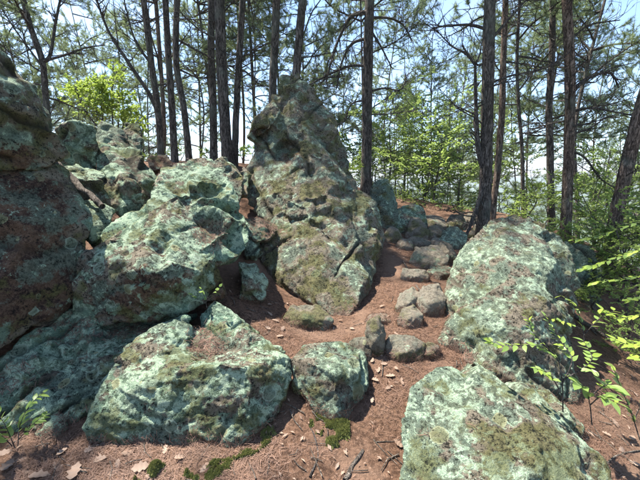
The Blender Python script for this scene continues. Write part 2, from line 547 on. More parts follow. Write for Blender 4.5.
# ------------------------------------------------------------------ boulders
ROCKS = []      # (verts, quads, normals, name) in world space, for scattering litter
def rock(name, label, pieces, voxel=.02, T=.5, shrink=.72, smooth=1, amp=.035, fol=.02, lichen=.5, rust=(), blue=(), moss=.2,
         dents=(), group=None, seed=None, cat="boulder", fold=(0.55, -0.25, 0.8), step=.11, litter=.0, crack=1.0, chips=40, grow=1.05, tone=None):
    """pieces: lists of points on the rock's visible skin, each (px, py, metres ahead) or (px, py) for where it meets the ground.
    Every piece becomes a solid with a back of its own; the pieces of one rock are fused."""
    seed = len(ROCKS) * 13 + 3 if seed is None else seed
    bm = bmesh.new()
    allp = []
    for pc in pieces:
        t = T
        if isinstance(pc, tuple):
            pc, t = pc
        pts = []
        for q in pc:
            if len(q) == 2:
                g = G(*q); pts.append(g); pts.append(g + np.array([0, .1, -.18]))
            else:
                pts.append(W(*q))
        pts = np.array(pts)
        c = pts.mean(0)
        pts = c + (pts - c) * grow
        away = c - np.array([0, 0, CAM_Z]); away[2] *= .35; away /= np.linalg.norm(away)
        # only the outline is carried to the back, pulled together so the far side closes naturally
        back = c + (pts - c) * shrink + away * t
        back[:, 2] -= .06
        sunk = c + (pts - c) * .8 + away * t * .5
        sunk[:, 2] -= .10
        P = np.vstack([pts, back, sunk])
        vs = [bm.verts.new(p) for p in P]
        bmesh.ops.convex_hull(bm, input=vs, use_existing_faces=False)
        loose = [v for v in bm.verts if not v.link_faces]
        bmesh.ops.delete(bm, geom=loose, context='VERTS')
        allp.append(P)
    me = bpy.data.meshes.new(name)
    bm.to_mesh(me); bm.free()
    tmp = bpy.data.objects.new("tmp", me); COL.objects.link(tmp)
    r = tmp.modifiers.new("r", 'REMESH'); r.mode = 'VOXEL'; r.voxel_size = voxel
    s = tmp.modifiers.new("s", 'SMOOTH'); s.factor = .5; s.iterations = smooth
    dg = bpy.context.evaluated_depsgraph_get()
    ev = tmp.evaluated_get(dg)
    m2 = bpy.data.meshes.new_from_object(ev, depsgraph=dg)
    bpy.data.objects.remove(tmp); bpy.data.meshes.remove(me)
    n = len(m2.vertices)
    V = np.zeros(n * 3); m2.vertices.foreach_get("co", V); V = V.reshape(-1, 3)
    N = np.zeros(n * 3); m2.vertices.foreach_get("normal", N); N = N.reshape(-1, 3)
    size = np.ptp(V, axis=0).max()
    sc_ = min(1.0, size / .8)
    # frame of the rock's joints: e is across the foliation
    e = np.array(fold, float); e /= np.linalg.norm(e)
    e2 = np.cross(e, [0.3, 1.0, 0.2]); e2 /= np.linalg.norm(e2)
    e3 = np.cross(e, e2)
    J = np.stack([V @ e, V @ e2, V @ e3], 1)
    warp = np.stack([fbm(V * 2.2, 3, seed + 40), fbm(V * 2.2, 3, seed + 41), fbm(V * 2.2, 3, seed + 42)], 1)
    Jw = J + warp * .07 * sc_
    u = max(sc_, .35)
    cell = np.array([step, step * 2.3, step * 2.0]) * u
    B1 = vnoise_block(Jw / cell, seed + 1, .07) * fol * .55 * sc_                 # stepped blocks
    B2 = vnoise_block((Jw + .37) / (cell * .42), seed + 2, .09) * fol * .36 * sc_
    F1 = fbm(V * 2.0 / u, 3, seed) * amp * .55 * sc_                        # broad lumps
    Js = J + warp * .03
    F2 = fbm(Js / np.array([.045, .2, .2]) , 4, seed + 3, .62) * fol * .45 * sc_   # ribs along the foliation
    F3 = fbm(V * 17, 5, seed + 6, .68) * .0105 * max(sc_, .3)
    F3 += np.minimum(fbm(V * 34, 3, seed + 12, .6), .1) * .012 * max(sc_, .4)
    # open cracks
    kx = Jw[:, 0] / (cell[0] * 1.9); ky = Jw[:, 1] / (cell[1] * 1.25)
    gx = np.abs(kx - np.round(kx)) * cell[0] * 1.9; gy = np.abs(ky - np.round(ky)) * cell[1] * 1.25
    m1 = sstep(.0, .35, fbm(V * 1.6 / u, 2, seed + 8)); m2_ = sstep(.05, .4, fbm(V * 1.6 / u, 2, seed + 10))
    cw = .009 * u + voxel * .55
    pit = np.maximum(m1 * np.exp(-(gx / cw) ** 2), m2_ * np.exp(-(gy / cw) ** 2))
    V = V + N * (F1 + B1 + B2 + F2 + .012 * sc_)[:, None]
    V_before = V.copy()
    # flat chipped faces: scrape the surface with many small planes
    rg = np.random.default_rng(seed + 77)
    for kk in range(chips):
        i0 = rg.integers(n)
        pn = N[i0] + rg.normal(0, .28, 3); pn /= np.linalg.norm(pn)
        R = size * rg.uniform(.10, .34)
        depth = min(R * rg.uniform(.05, .15), .018 + .024 * size, .052)
        p0 = V[i0] - pn * depth
        q = V - V[i0]
        hit = (np.einsum('ij,ij->i', q, q) < R * R) & (N @ pn > .45)
        dist = (V[hit] - p0) @ pn
        dist = np.where(dist > depth * 1.8, 0, dist)
        V[hit] -= np.maximum(dist, 0)[:, None] * pn[None, :]
    ed = np.zeros(len(m2.edges) * 2, dtype=np.int32); m2.edges.foreach_get("vertices", ed); ed = ed.reshape(-1, 2)
    deg = np.bincount(ed.ravel(), minlength=n).astype(float)[:, None] + 1e-9
    Dv = V - V_before
    for it in range(9):
        av = np.stack([np.bincount(ed[:, 0], Dv[ed[:, 1], k], n) + np.bincount(ed[:, 1], Dv[ed[:, 0], k], n) for k in range(3)], 1) / deg
        bad = np.linalg.norm(Dv - av, axis=1) > .36 * voxel
        Dv[bad] = av[bad]
    V = V_before + Dv
    V = V + N * (F3 - pit * .042 * u * crack)[:, None]
    pit = np.clip(pit * crack, 0, 1)
    for (px, py, d, rad, dep) in dents:
        c = W(px, py, d)
        q = np.linalg.norm(V - c, axis=1) / rad
        a = np.clip(1 - q, 0, 1)
        away = c - np.array([0, 0, CAM_Z]); away /= np.linalg.norm(away)
        V = V + away[None, :] * (dep * sstep(0, .6, a))[:, None]
    base = np.array([V[:, 0].mean(), V[:, 1].mean(), V[:, 2].min()])
    m2.vertices.foreach_set("co", (V - base).ravel().astype(np.float32))
    def field(spots):
        f = np.zeros(n)
        for s_ in spots:
            px, py, d, rad = s_[:4]
            st = s_[4] if len(s_) > 4 else 1.0
            q = np.linalg.norm((V - W(px, py, d)) / rad, axis=1)
            f = np.maximum(f, st * sstep(1.15, .35, q))
        return f
    n01 = lambda f: np.clip(.5 + .75 * f, 0, 1)
    Js = J + warp * .06
    vals = {"n_big": n01(fbm(V * 2.3, 3, 901)), "n_mid": n01(fbm(V * 8, 5, 902, .66)), "n_fol": n01(fbm(Js / np.array([.035, .13, .13]), 4, 903, .65)),
            "n_wet": n01(fbm(V * 5.5, 5, 904, .62)), "pit": pit, "rust": field(rust), "blue": field(blue), "lichen": np.full(n, lichen), "moss": np.full(n, moss),
            "tone": np.full(n, (seed * .377) % 1.0 if tone is None else tone)}
    for nm, f in vals.items():
        at = m2.attributes.new(nm, 'FLOAT', 'POINT')
        at.data.foreach_set("value", f.astype(np.float32))
    m2.materials.clear(); m2.materials.append(M_ROCK)
    m2.polygons.foreach_set("use_smooth", np.ones(len(m2.polygons), dtype=bool))
    m2.update(); m2.name = name
    o = link(name, m2, None, base)
    tag(o, label, cat, group)
    m2.vertices.foreach_get("normal", Nn := np.zeros(n * 3)); Nn = Nn.reshape(-1, 3)
    ROCKS.append(dict(v=V, n=Nn, area=voxel * voxel, litter=litter, name=name))
    return o

def gstone(name, label, outline, depth=.25, lean=.5, big=1.04, **kw):
    """a stone whose lowest outline points touch the ground; its top leans back by depth*lean"""
    o = np.array(outline, float)
    ctr = np.array([o[:, 0].mean(), o[:, 1].max()])
    o = ctr + (o - ctr) * big
    top, bot = o[:, 1].min(), o[:, 1].max()
    d0 = G(o[:, 0].mean(), bot)[1]
    pts = [(x, y, d0 + depth * lean * (bot - y) / (bot - top)) for x, y in o]
    cx, cy = o.mean(0)
    pts.append((cx, cy + (bot - top) * .12, d0 - .04 + depth * lean * .2))
    pts += [(x, bot + 4, d0) for x in (o[:, 0].min() * .7 + cx * .3, o[:, 0].max() * .7 + cx * .3)]
    kw.setdefault("cat", "stone"); kw.setdefault("amp", .022); kw.setdefault("fol", .02); kw.setdefault("crack", .22); kw.setdefault("chips", 7)
    if name == "stone": kw["lichen"] = kw.get("lichen", .2) * .3
    return rock(name, label, [(pts, depth)], **kw)

def flatstone(label, outline, rise=.06, **kw):
    """a stone lying flat in the trail; every outline point is on the ground"""
    g = [G(*q) for q in outline]
    c = np.mean(g, 0)
    def back_to_px(p):
        v = p - np.array([0, 0, CAM_Z])
        f = v[1] * math.cos(PITCH) - v[2] * math.sin(PITCH); up = v[1] * math.sin(PITCH) + v[2] * math.cos(PITCH)
        return (320 + FPX * v[0] / f, 240 - FPX * up / f, p[1])
    pts = []
    for p in g:
        pts += [back_to_px(p - [0, 0, .08]), back_to_px(c + (p - c) * .85 + [0, 0, rise])]
    kw.setdefault("cat", "stone"); kw.setdefault("amp", .02); kw.setdefault("fol", .015); kw.setdefault("shrink", .9); kw.setdefault("crack", .2); kw.setdefault("chips", 5)
    return rock("stone", label, [(pts, .03)], **kw)

def dd(pts, d):
    return [(x, y, d) for x, y in pts]

rock("boulder", "broad pale lichen crusted boulder beside the dead leaves, with a needle filled hollow on top",
     [([(95, 442), (150, 440), (225, 447), (250, 443), (92, 420, 1.84), (108, 380, 1.98), (118, 358, 2.2), (150, 385, 1.9), (190, 362, 2.1),
        (200, 380, 1.9), (235, 372, 1.9), (240, 350, 2.3), (285, 357, 2.2), (287, 375, 2.12), (278, 402, 2.02)], .45),
      ([(116, 358, 2.08), (128, 345, 2.2), (165, 326, 2.35), (186, 317, 2.42), (190, 334, 2.35), (150, 372, 2.05), (185, 366, 2.15)], .4),
      ([(203, 315, 2.6), (216, 304, 2.6), (228, 309, 2.55), (236, 335, 2.4), (212, 352, 2.25), (240, 358, 2.2), (268, 343, 2.4), (215, 395, 2.1),
        (284, 352, 2.35)], .35),
      ([(176, 332, 2.4), (188, 327, 2.5), (214, 322, 2.5), (200, 338, 2.36), (226, 345, 2.4), (214, 362, 2.2), (186, 366, 2.15), (200, 400, 2.05)], .3)],
     tone=0.05, voxel=.012, crack=.5, chips=26, T=.5, lichen=.66, blue=[(165, 436, 1.85, .15), (230, 436, 1.85, .14), (108, 434, 1.85, .15)], moss=.28, amp=.03, fol=.018,
     fold=(.35, .2, .9), litter=.25)
rock("boulder", "large overhanging lichen boulder with a brown stained front, beside the leaning slab",
     [([(75, 320, 2.55), (120, 323, 2.5), (170, 313, 2.55), (203, 300, 2.65), (77, 282, 2.55), (86, 252, 2.65), (112, 230, 2.85), (135, 207, 3.1),
        (158, 192, 3.3), (205, 222, 3.05), (213, 250, 2.9), (210, 285, 2.75), (150, 270, 2.45), (188, 255, 2.65)], .6),
      ([(150, 197, 3.25), (165, 170, 3.65), (200, 158, 3.9), (220, 160, 3.9), (234, 188, 3.7), (243, 215, 3.4), (222, 222, 3.15), (180, 222, 3.05)], .5),
      ([(112, 236, 2.72), (132, 213, 2.92), (160, 190, 3.18), (198, 174, 3.42), (228, 184, 3.5), (240, 214, 3.25), (214, 238, 2.92), (180, 250, 2.64), (150, 235, 2.7)], .45),
      ([(212, 215, 3.2), (235, 205, 3.4), (215, 237, 3.0), (243, 217, 3.25), (247, 240, 3.12), (237, 254, 3.0), (217, 265, 2.93), (203, 264, 2.85), (203, 238, 2.95)], .4)],
     tone=0.1, voxel=.014, crack=.4, lichen=.66, rust=[(130, 305, 2.5, .38, .7), (160, 275, 2.5, .3, .65), (105, 305, 2.5, .25, .7), (225, 252, 2.95, .18, .7)],
     moss=.25, amp=.045, fol=.016, dents=[(214, 231, 3.0, .10, .07)], litter=.1, fold=(.6, -.2, .75))
rock("boulder", "great dark purple brown slab face under a layered capstone",
     [([(-90, 170, 2.4), (-80, 400, 1.8), (0, 352, 2.12), (40, 330, 2.33), (78, 300, 2.6), (88, 242, 2.72), (98, 222, 2.85), (85, 200, 2.92),
        (62, 168, 2.9), (0, 158, 2.6), (45, 250, 2.42), (0, 280, 2.2)], 1.0)],
     tone=0.4, voxel=.022, lichen=.36, rust=[(10, 230, 2.3, .55), (40, 280, 2.4, .4), (-20, 290, 2.2, .5), (20, 200, 2.5, .4)], moss=.06, amp=.025, fol=.012, crack=.5,
     blue=[(78, 260, 2.7, .25, .8)])
rock("boulder", "dark layered capstone with a sloping mossy top edge resting on the purple brown slab",
     [([(-90, 60, 2.3), (-60, 15, 2.75), (0, 52, 2.75), (30, 76, 2.85), (56, 120, 2.9), (66, 150, 2.85), (46, 164, 2.72), (0, 160, 2.5), (-90, 175, 2.25),
        (28, 128, 2.55), (0, 100, 2.5)], .9)],
     tone=0.6, voxel=.022, lichen=.5, rust=[(20, 158, 2.55, .2, .8)], moss=.32, amp=.035, fol=.035, fold=(.5, .1, .85), step=.16,
     dents=[(20, 128, 2.55, .12, .06), (45, 140, 2.7, .1, .06)])
rock("boulder", "low tilted slab with pale ribs wedged under the overhanging boulder",
     [([(-25, 395, 2.0), (0, 375, 2.15), (40, 322, 2.42), (75, 296, 2.62), (110, 322, 2.62), (90, 345, 2.35), (55, 405, 1.98), (40, 412, 1.95), (0, 416, 1.9), (-25, 420, 1.85), (10, 432), (45, 425)], .5),
      ([(75, 322, 2.55), (110, 323, 2.62), (150, 330, 2.72), (192, 318, 2.8), (126, 350, 2.45), (108, 365, 2.15), (102, 398, 2.0), (92, 412), (73, 424), (50, 420), (50, 408, 1.98),
        (60, 370, 2.15)], .5)],
     tone=0.0, voxel=.016, lichen=.62, blue=[(85, 390, 2.05, .3, .9)], moss=.2, amp=.035, fol=.035, fold=(.65, -.3, .7), step=.08, litter=.3)
rock("stone", "small crusty stone beside the leafy sprig at the foot of the tilted slab",
     [([(26, 420, 1.9), (36, 407, 1.98), (55, 408, 1.98), (66, 424, 1.93), (60, 438), (44, 442)], .16)], voxel=.011, lichen=.62, moss=.35, cat="stone")
# the tall pointed boulder in the middle
rock("boulder", "tall pointed boulder with a brown cleft near its peak, standing over the path",
     [([(345, 318), (322, 307), (296, 291, 3.68), (272, 278, 3.82), (262, 257, 3.95), (264, 232, 4.15), (278, 216, 4.3), (310, 200, 4.4), (332, 192, 4.5),
        (356, 188, 4.7), (373, 205, 4.6), (384, 232, 4.45), (378, 262, 4.15), (362, 303, 3.75), (330, 245, 3.85), (350, 275, 3.75), (305, 258, 3.8)], .8),
      ([(250, 203, 4.8), (246, 186, 4.95), (249, 165, 5.1), (260, 132, 5.2), (271, 95, 5.4), (282, 78, 5.5), (296, 74, 5.5), (312, 92, 5.4), (335, 125, 5.3),
        (345, 160, 5.1), (360, 190, 4.9), (300, 225, 4.35), (275, 226, 4.4), (262, 212, 4.55), (300, 145, 4.85), (325, 170, 4.8)], .8),
      ([(318, 145, 4.95), (345, 162, 4.98), (362, 190, 4.75), (375, 206, 4.55), (384, 232, 4.42), (352, 236, 4.0), (318, 222, 4.1), (292, 212, 4.3), (335, 195, 4.3), (298, 172, 4.6)], .5),
      ([(247, 134, 5.05), (257, 113, 5.15), (272, 98, 5.3), (280, 110, 5.05), (268, 128, 4.98), (254, 140, 5.0)], .4),
      ([(285, 216, 4.2), (289, 202, 4.25), (300, 193, 4.3), (316, 198, 4.25), (314, 211, 4.15), (300, 218, 4.12)], .4)],
     tone=1.0, voxel=.02, lichen=.38, rust=[(258, 133, 5.1, .2, 1), (286, 152, 4.95, .26, .9)], moss=.44, amp=.04, fol=.034, fold=(.72, -.2, .6), step=.19, chips=40,
     dents=[(286, 152, 4.9, .26, .22), (262, 134, 5.05, .16, .2)])
rock("boulder", "steep rugged boulder with deep cracks beside the green leafed shrub",
     [([(448, 282, 3.55), (470, 241, 3.85), (493, 218, 4.05), (520, 212, 4.05), (548, 223, 3.88), (568, 250, 3.65), (576, 286, 3.45), (570, 312, 3.25),
        (520, 300, 3.05), (472, 315, 3.15), (444, 318, 3.4), (508, 256, 3.45)], .6),
      ([(438, 333, 3.2), (470, 300, 3.05), (500, 287, 2.92), (543, 300, 2.8), (562, 322, 2.82), (576, 380, 2.6), (556, 402, 2.4), (520, 396, 2.36),
        (485, 372, 2.45), (455, 352, 2.75), (512, 335, 2.55), (440, 342), (575, 405)], .6),
      ([(449, 282, 3.4), (470, 245, 3.72), (498, 232, 3.62), (545, 234, 3.55), (570, 272, 3.4), (572, 322, 2.92), (560, 345, 2.62), (515, 342, 2.52), (470, 338, 2.8), (441, 330, 3.2), (505, 285, 2.98)], .5)],
     tone=0.7, voxel=.014, chips=26, lichen=.46, rust=[(568, 310, 3.0, .2, .9)], moss=.18, amp=.05, fol=.022, crack=.6, fold=(.7, .1, .65), step=.13,
     litter=.08)
rock("boulder", "big smooth pale boulder speckled with lichen at the foot of the leafy shrub",
     [([(404, 425, 1.78), (402, 462, 1.58), (413, 390, 1.98), (440, 371, 2.15), (474, 357, 2.25), (498, 380, 2.12), (520, 400, 1.95), (470, 425, 1.68), (405, 560, 1.2),
        (560, 560, 1.2), (455, 480, 1.45)], .5),
      ([(490, 385, 2.05), (520, 386, 2.1), (542, 394, 2.05), (562, 412, 1.95), (590, 445, 1.75), (616, 488, 1.55), (640, 560, 1.3), (500, 560, 1.2), (505, 405, 1.85),
        (540, 440, 1.62)], .5)],
     tone=0.65, voxel=.012, lichen=.56, moss=.42, amp=.03, fol=.009, fold=(.3, .5, .8), litter=.04, crack=.25)
rock("boulder", "wedge shaped dark speckled boulder propped above green moss on the trail",
     [([(293, 366, 2.15), (299, 349, 2.32), (340, 343, 2.42), (364, 352, 2.36), (370, 375, 2.2), (362, 396, 2.1), (350, 420, 1.98), (336, 425, 1.96),
        (312, 408, 2.02), (296, 389, 2.1), (330, 376, 2.0)], .4)], tone=0.5, voxel=.012, chips=12, crack=.15, lichen=.5, moss=.36, blue=[(315, 400, 2.03, .15, .9)], amp=.025, fol=.015)

# --- left cluster behind
rock("boulder", "mossy block wedged between the capstone and a leaning rock",
     [(dd([(58, 131), (74, 124), (93, 131), (94, 166), (64, 170), (75, 150)], 3.8), .6)], grow=1.2, voxel=.02, lichen=.6, moss=.2)
rock("boulder", "upright olive brown rock with a rounded lichen crown behind the large overhanging boulder",
     [([(95, 152, 3.95), (101, 142, 4.1), (126, 150, 4.05), (141, 156, 4.0), (153, 182, 3.85), (150, 202, 3.65), (125, 214, 3.45), (102, 196, 3.5), (97, 166, 3.75),
        (128, 180, 3.5)], .6)], grow=1.2, voxel=.018, lichen=.55, moss=.3, rust=[(135, 192, 3.6, .2, .4)])
rock("boulder", "wedge of dark stone perched on the upright olive rock",
     [([(96, 142, 4.2), (98, 130, 4.3), (104, 124, 4.35), (121, 131, 4.35), (136, 150, 4.2), (118, 150, 4.1)], .4)], grow=1.2, voxel=.018, lichen=.45)
rock("boulder", "rounded grey knob of rock leaning on the dark perched wedge",
     [([(123, 136, 4.5), (127, 125, 4.6), (137, 125, 4.6), (142, 136, 4.5), (140, 152, 4.4), (128, 150, 4.4)], .35)], grow=1.2, voxel=.018, lichen=.45)
rock("stone", "flat pale green slab lying beneath the grey log",
     [([(58, 172, 3.35), (62, 166, 3.5), (80, 165, 3.6), (103, 175, 3.6), (94, 180, 3.45), (66, 178, 3.3)], .35)], grow=1.2, voxel=.014, lichen=.8, cat="stone")
rock("boulder", "mossy rock in the gap under the flat pale slab",
     [(dd([(58, 180), (80, 178), (100, 182), (102, 200), (85, 208), (60, 195)], 3.45), .5)], grow=1.2, voxel=.018, lichen=.55, moss=.3)
rock("stone", "small green block below the tip of the grey log",
     [([(80, 206, 3.05), (94, 202, 3.2), (112, 211, 3.15), (107, 226, 3.0), (92, 238, 2.9), (82, 226, 2.95)], .35)], grow=1.2, voxel=.014, lichen=.7, cat="stone")
rock("stone", "flat sunlit tan stone at the foot of the thin trunks",
     [([(145, 160, 5.0), (152, 155, 5.2), (168, 155, 5.25), (174, 166, 5.0), (150, 170, 4.9)], .4)], voxel=.018, lichen=.12, moss=.05, rust=[(160, 162, 5.1, .4, .5)], cat="stone")
rock("boulder", "angular olive block behind the crown of the large overhanging boulder",
     [([(214, 166, 4.2), (224, 160, 4.4), (234, 163, 4.4), (241, 173, 4.25), (237, 202, 4.0), (225, 205, 3.9)], .4)], grow=1.2, voxel=.018, lichen=.4, moss=.5)
rock("stone", "small dark stone in the cleft against the tall pointed boulder",
     [([(236, 176, 4.7), (243, 167, 4.85), (251, 173, 4.85), (250, 192, 4.6), (238, 194, 4.5)], .35)], voxel=.016, lichen=.35, moss=.35, cat="stone")
rock("stone", "thin mossy slab jutting over a dark gap in the needle bank",
     [([(240, 219, 3.95), (252, 215, 4.1), (268, 222, 4.1), (279, 231, 4.0), (270, 239, 3.85), (256, 240, 3.78), (244, 230, 3.82)], .4)], voxel=.014, lichen=.5, moss=.3, cat="stone")
rock("stone", "blue green stone tucked in the dark gap under the thin mossy slab",
     [([(243, 240, 3.75), (252, 234, 3.9), (261, 242, 3.85), (257, 256, 3.65), (246, 256, 3.6)], .3)], voxel=.014, lichen=.6, blue=[(250, 246, 3.7, .4)], cat="stone")
rock("stone", "squarish block with a pale chipped top beside the large overhanging boulder",
     [([(237, 263, 3.25), (254, 264, 3.4), (267, 281, 3.25), (265, 298, 3.1), (251, 304), (239, 300, 3.05), (246, 275, 3.12)], .35)], voxel=.013, lichen=.66, cat="stone")
rock("stone", "smooth brown stone under the overhang of the large boulder",
     [([(202, 282, 2.75), (212, 266, 2.9), (222, 276, 2.85), (227, 290, 2.75), (216, 303, 2.65), (203, 302, 2.62)], .3)], voxel=.013, lichen=.2, rust=[(212, 285, 2.75, .35, .8)], cat="stone")
# --- stones on the path
gstone("stone", "long flat mossy stone on the needles before the tall pointed boulder",
       [(285, 318), (292, 307), (305, 305), (320, 308), (331, 321), (322, 329), (290, 325)], .28, .6, voxel=.011, lichen=.3, moss=.7)
gstone("stone", "small upright rounded stone behind the wedge shaped boulder",
       [(366, 335), (370, 321), (378, 319), (384, 334), (382, 354), (369, 357)], .22, .4, voxel=.011, lichen=.35, moss=.55)
gstone("stone", "low dark stone half hidden behind the wedge shaped boulder",
       [(345, 350), (355, 338), (367, 338), (371, 356), (350, 362)], .22, .5, voxel=.012, lichen=.45, moss=.4)
gstone("stone", "flat ledge stone forming a step over a dark hollow in the trail",
       [(387, 350), (390, 337), (412, 338), (424, 345), (420, 359), (402, 362), (390, 358)], .3, .35, voxel=.011, lichen=.25, moss=.45)
gstone("stone", "small tan stone at the end of the ledge step",
       [(420, 352), (428, 343), (438, 346), (438, 356), (424, 359)], .18, .3, voxel=.01, lichen=.15, moss=.35)
gstone("stone", "leaning mossy stone of the embedded pair on the trail",
       [(396, 308), (401, 295), (413, 288), (420, 296), (417, 312)], .28, .6, voxel=.012, lichen=.1, moss=.35)
gstone("stone", "pale flat faced stone of the embedded pair on the trail",
       [(417, 302), (423, 288), (438, 285), (445, 300), (439, 316), (422, 316)], .3, .7, voxel=.012, lichen=.1, moss=.2)
gstone("stone", "small domed tan stone below the embedded pair",
       [(398, 321), (403, 309), (413, 306), (422, 315), (420, 327), (404, 328)], .24, .55, voxel=.011, lichen=.05, moss=.3)
gstone("stone", "broad flat stone lying across the upper trail",
       [(411, 262), (416, 249), (437, 247), (448, 258), (438, 269), (420, 269)], .5, .75, voxel=.016, lichen=.2, moss=.2)
gstone("stone", "pale blocky stone next to the broad flat trail stone",
       [(436, 252), (443, 242), (452, 246), (456, 259), (442, 263)], .4, .4, voxel=.016, lichen=.45)
gstone("stone", "thin dark ledge across the trail below the broad flat stone",
       [(402, 278), (404, 269), (425, 271), (429, 279), (414, 281)], .25, .3, voxel=.014, lichen=.05, moss=.1)
gstone("stone", "flat buried stone by the foot of the tall pointed boulder",
       [(366, 322), (372, 314), (386, 315), (390, 322), (376, 327)], .25, .9, voxel=.012, lichen=.1, moss=.25)
flatstone("broad pale bedrock patch in the trail beside the pale blocky stone", [(424, 275), (432, 270), (450, 270), (456, 276), (440, 281)], .05, voxel=.014, lichen=.2, moss=.2)
flatstone("long worn tan slab in the trail above the broad flat stone", [(404, 246), (412, 240), (428, 241), (432, 247), (416, 250)], .08, voxel=.016, lichen=.1, moss=.25)
# --- far rocks at the head of the trail
gstone("boulder", "shaded bluish boulder at the head of the trail beside the big branching pine",
       [(370, 200), (374, 184), (386, 182), (395, 198), (398, 222), (380, 228)], .8, .5, voxel=.03, lichen=.4, blue=[(384, 205, 6.5, 1.5, .9)], cat="boulder", amp=.05)
gstone("boulder", "round grey rock at the head of the trail",
       [(391, 225), (397, 211), (411, 206), (422, 210), (426, 226), (412, 234), (396, 235)], .6, .5, voxel=.024, lichen=.5, cat="boulder", amp=.04)
gstone("stone", "brown cracked stone against the round grey rock",
       [(406, 236), (411, 220), (419, 219), (429, 233), (425, 240)], .4, .5, voxel=.018, lichen=.25, rust=[(415, 228, 6, .8, .5)])
gstone("stone", "flat slab on the skyline where the trail tops out",
       [(421, 222), (427, 216), (443, 218), (447, 226), (430, 228)], .5, .8, voxel=.022, lichen=.3)
gstone("stone", "low mossy stone below the skyline slab",
       [(424, 236), (430, 227), (441, 226), (446, 237), (432, 241)], .4, .6, voxel=.018, lichen=.3, moss=.4)
gstone("boulder", "pale boulder beside the base of the thick dark pine",
       [(440, 242), (445, 230), (456, 228), (466, 236), (465, 247), (448, 249)], .5, .5, voxel=.02, lichen=.5, cat="boulder", amp=.04)
gstone("stone", "grey stone just behind the trunk of the thick dark pine",
       [(468, 238), (474, 226), (486, 226), (492, 240)], .4, .5, voxel=.02, lichen=.4)
gstone("stone", "small sunlit stone between the upper trail and the round grey rock",
       [(384, 236), (390, 228), (398, 230), (402, 240), (390, 243)], .3, .6, voxel=.018, lichen=.2)
gstone("stone", "angular tan stone on the upper trail below the round grey rock", [(396, 246), (400, 239), (410, 240), (414, 247), (404, 250)], .3, .6, voxel=.016, lichen=.1, moss=.15)
gstone("stone", "weathered grey block among the rocks where the trail tops out", [(446, 224), (451, 215), (462, 216), (467, 225), (455, 229)], .4, .5, voxel=.02, lichen=.9)
gstone("stone", "low pale slab between the skyline slab and the thick dark pine", [(462, 220), (468, 214), (479, 216), (480, 223), (470, 225)], .4, .6, voxel=.02, lichen=.6)
gstone("stone", "flat tan slab lying at the foot of the skyline slab", [(428, 246), (432, 239), (443, 239), (448, 246), (438, 249)], .3, .7, voxel=.018, lichen=.15, moss=.1)
rock("boulder", "dark blue green boulder behind the rugged cracked boulder, among the bushes",
     [([(552, 265, 4.5), (566, 242, 4.8), (590, 248, 4.8), (604, 272, 4.6), (600, 310, 4.3), (562, 320, 4.1)], .7)], voxel=.022, lichen=.4, blue=[(580, 270, 4.7, .8, .7)], amp=.05)

# ------------------------------------------------------------------ pines
def norm(v):
    return v / (np.linalg.norm(v) + 1e-9)

def wiggle(p0, d0, length, n, rng, bend=.35, lift=0.0):
    """a wandering twig"""
    pts = [np.array(p0, float)]
    d = norm(np.array(d0, float))
    for i in range(n):
        d = norm(d + rng.normal(0, bend / n ** .5, 3) * .6 + np.array([0, 0, lift / n]))
        pts.append(pts[-1] + d * length / n)
    return np.array(pts)

def along(pts, t):
    k = t * (len(pts) - 1)
    i = min(int(k), len(pts) - 2)
    f = k - i
    return pts[i] * (1 - f) + pts[i + 1] * f, norm(pts[i + 1] - pts[i])

def needle_tufts(sites, rng, per=13, ln=(.06, .10), w=.005):
    """thin needle blades in tufts; one island per blade"""
    V, F = [], []
    P = np.repeat(np.array([s[0] for s in sites]), per, 0)
    D = np.repeat(np.array([s[1] for s in sites]), per, 0)
    n = len(P)
    r = rng.normal(0, 1, (n, 3)); r -= D * (r * D).sum(1)[:, None]; r /= np.linalg.norm(r, axis=1)[:, None]
    ang = rng.uniform(.35, 1.25, n)[:, None]
    d = D * np.cos(ang) + r * np.sin(ang)
    L = rng.uniform(*ln, n)[:, None]
    s = np.cross(d, rng.normal(0, 1, (n, 3))); s /= np.linalg.norm(s, axis=1)[:, None] + 1e-9
    P = P - D * rng.uniform(0, .06, n)[:, None]
    V = np.stack([P - s * w * .5, P + s * w * .5, P + d * L], 1).reshape(-1, 3)
    F = np.arange(n * 3).reshape(-1, 3)
    return V, F

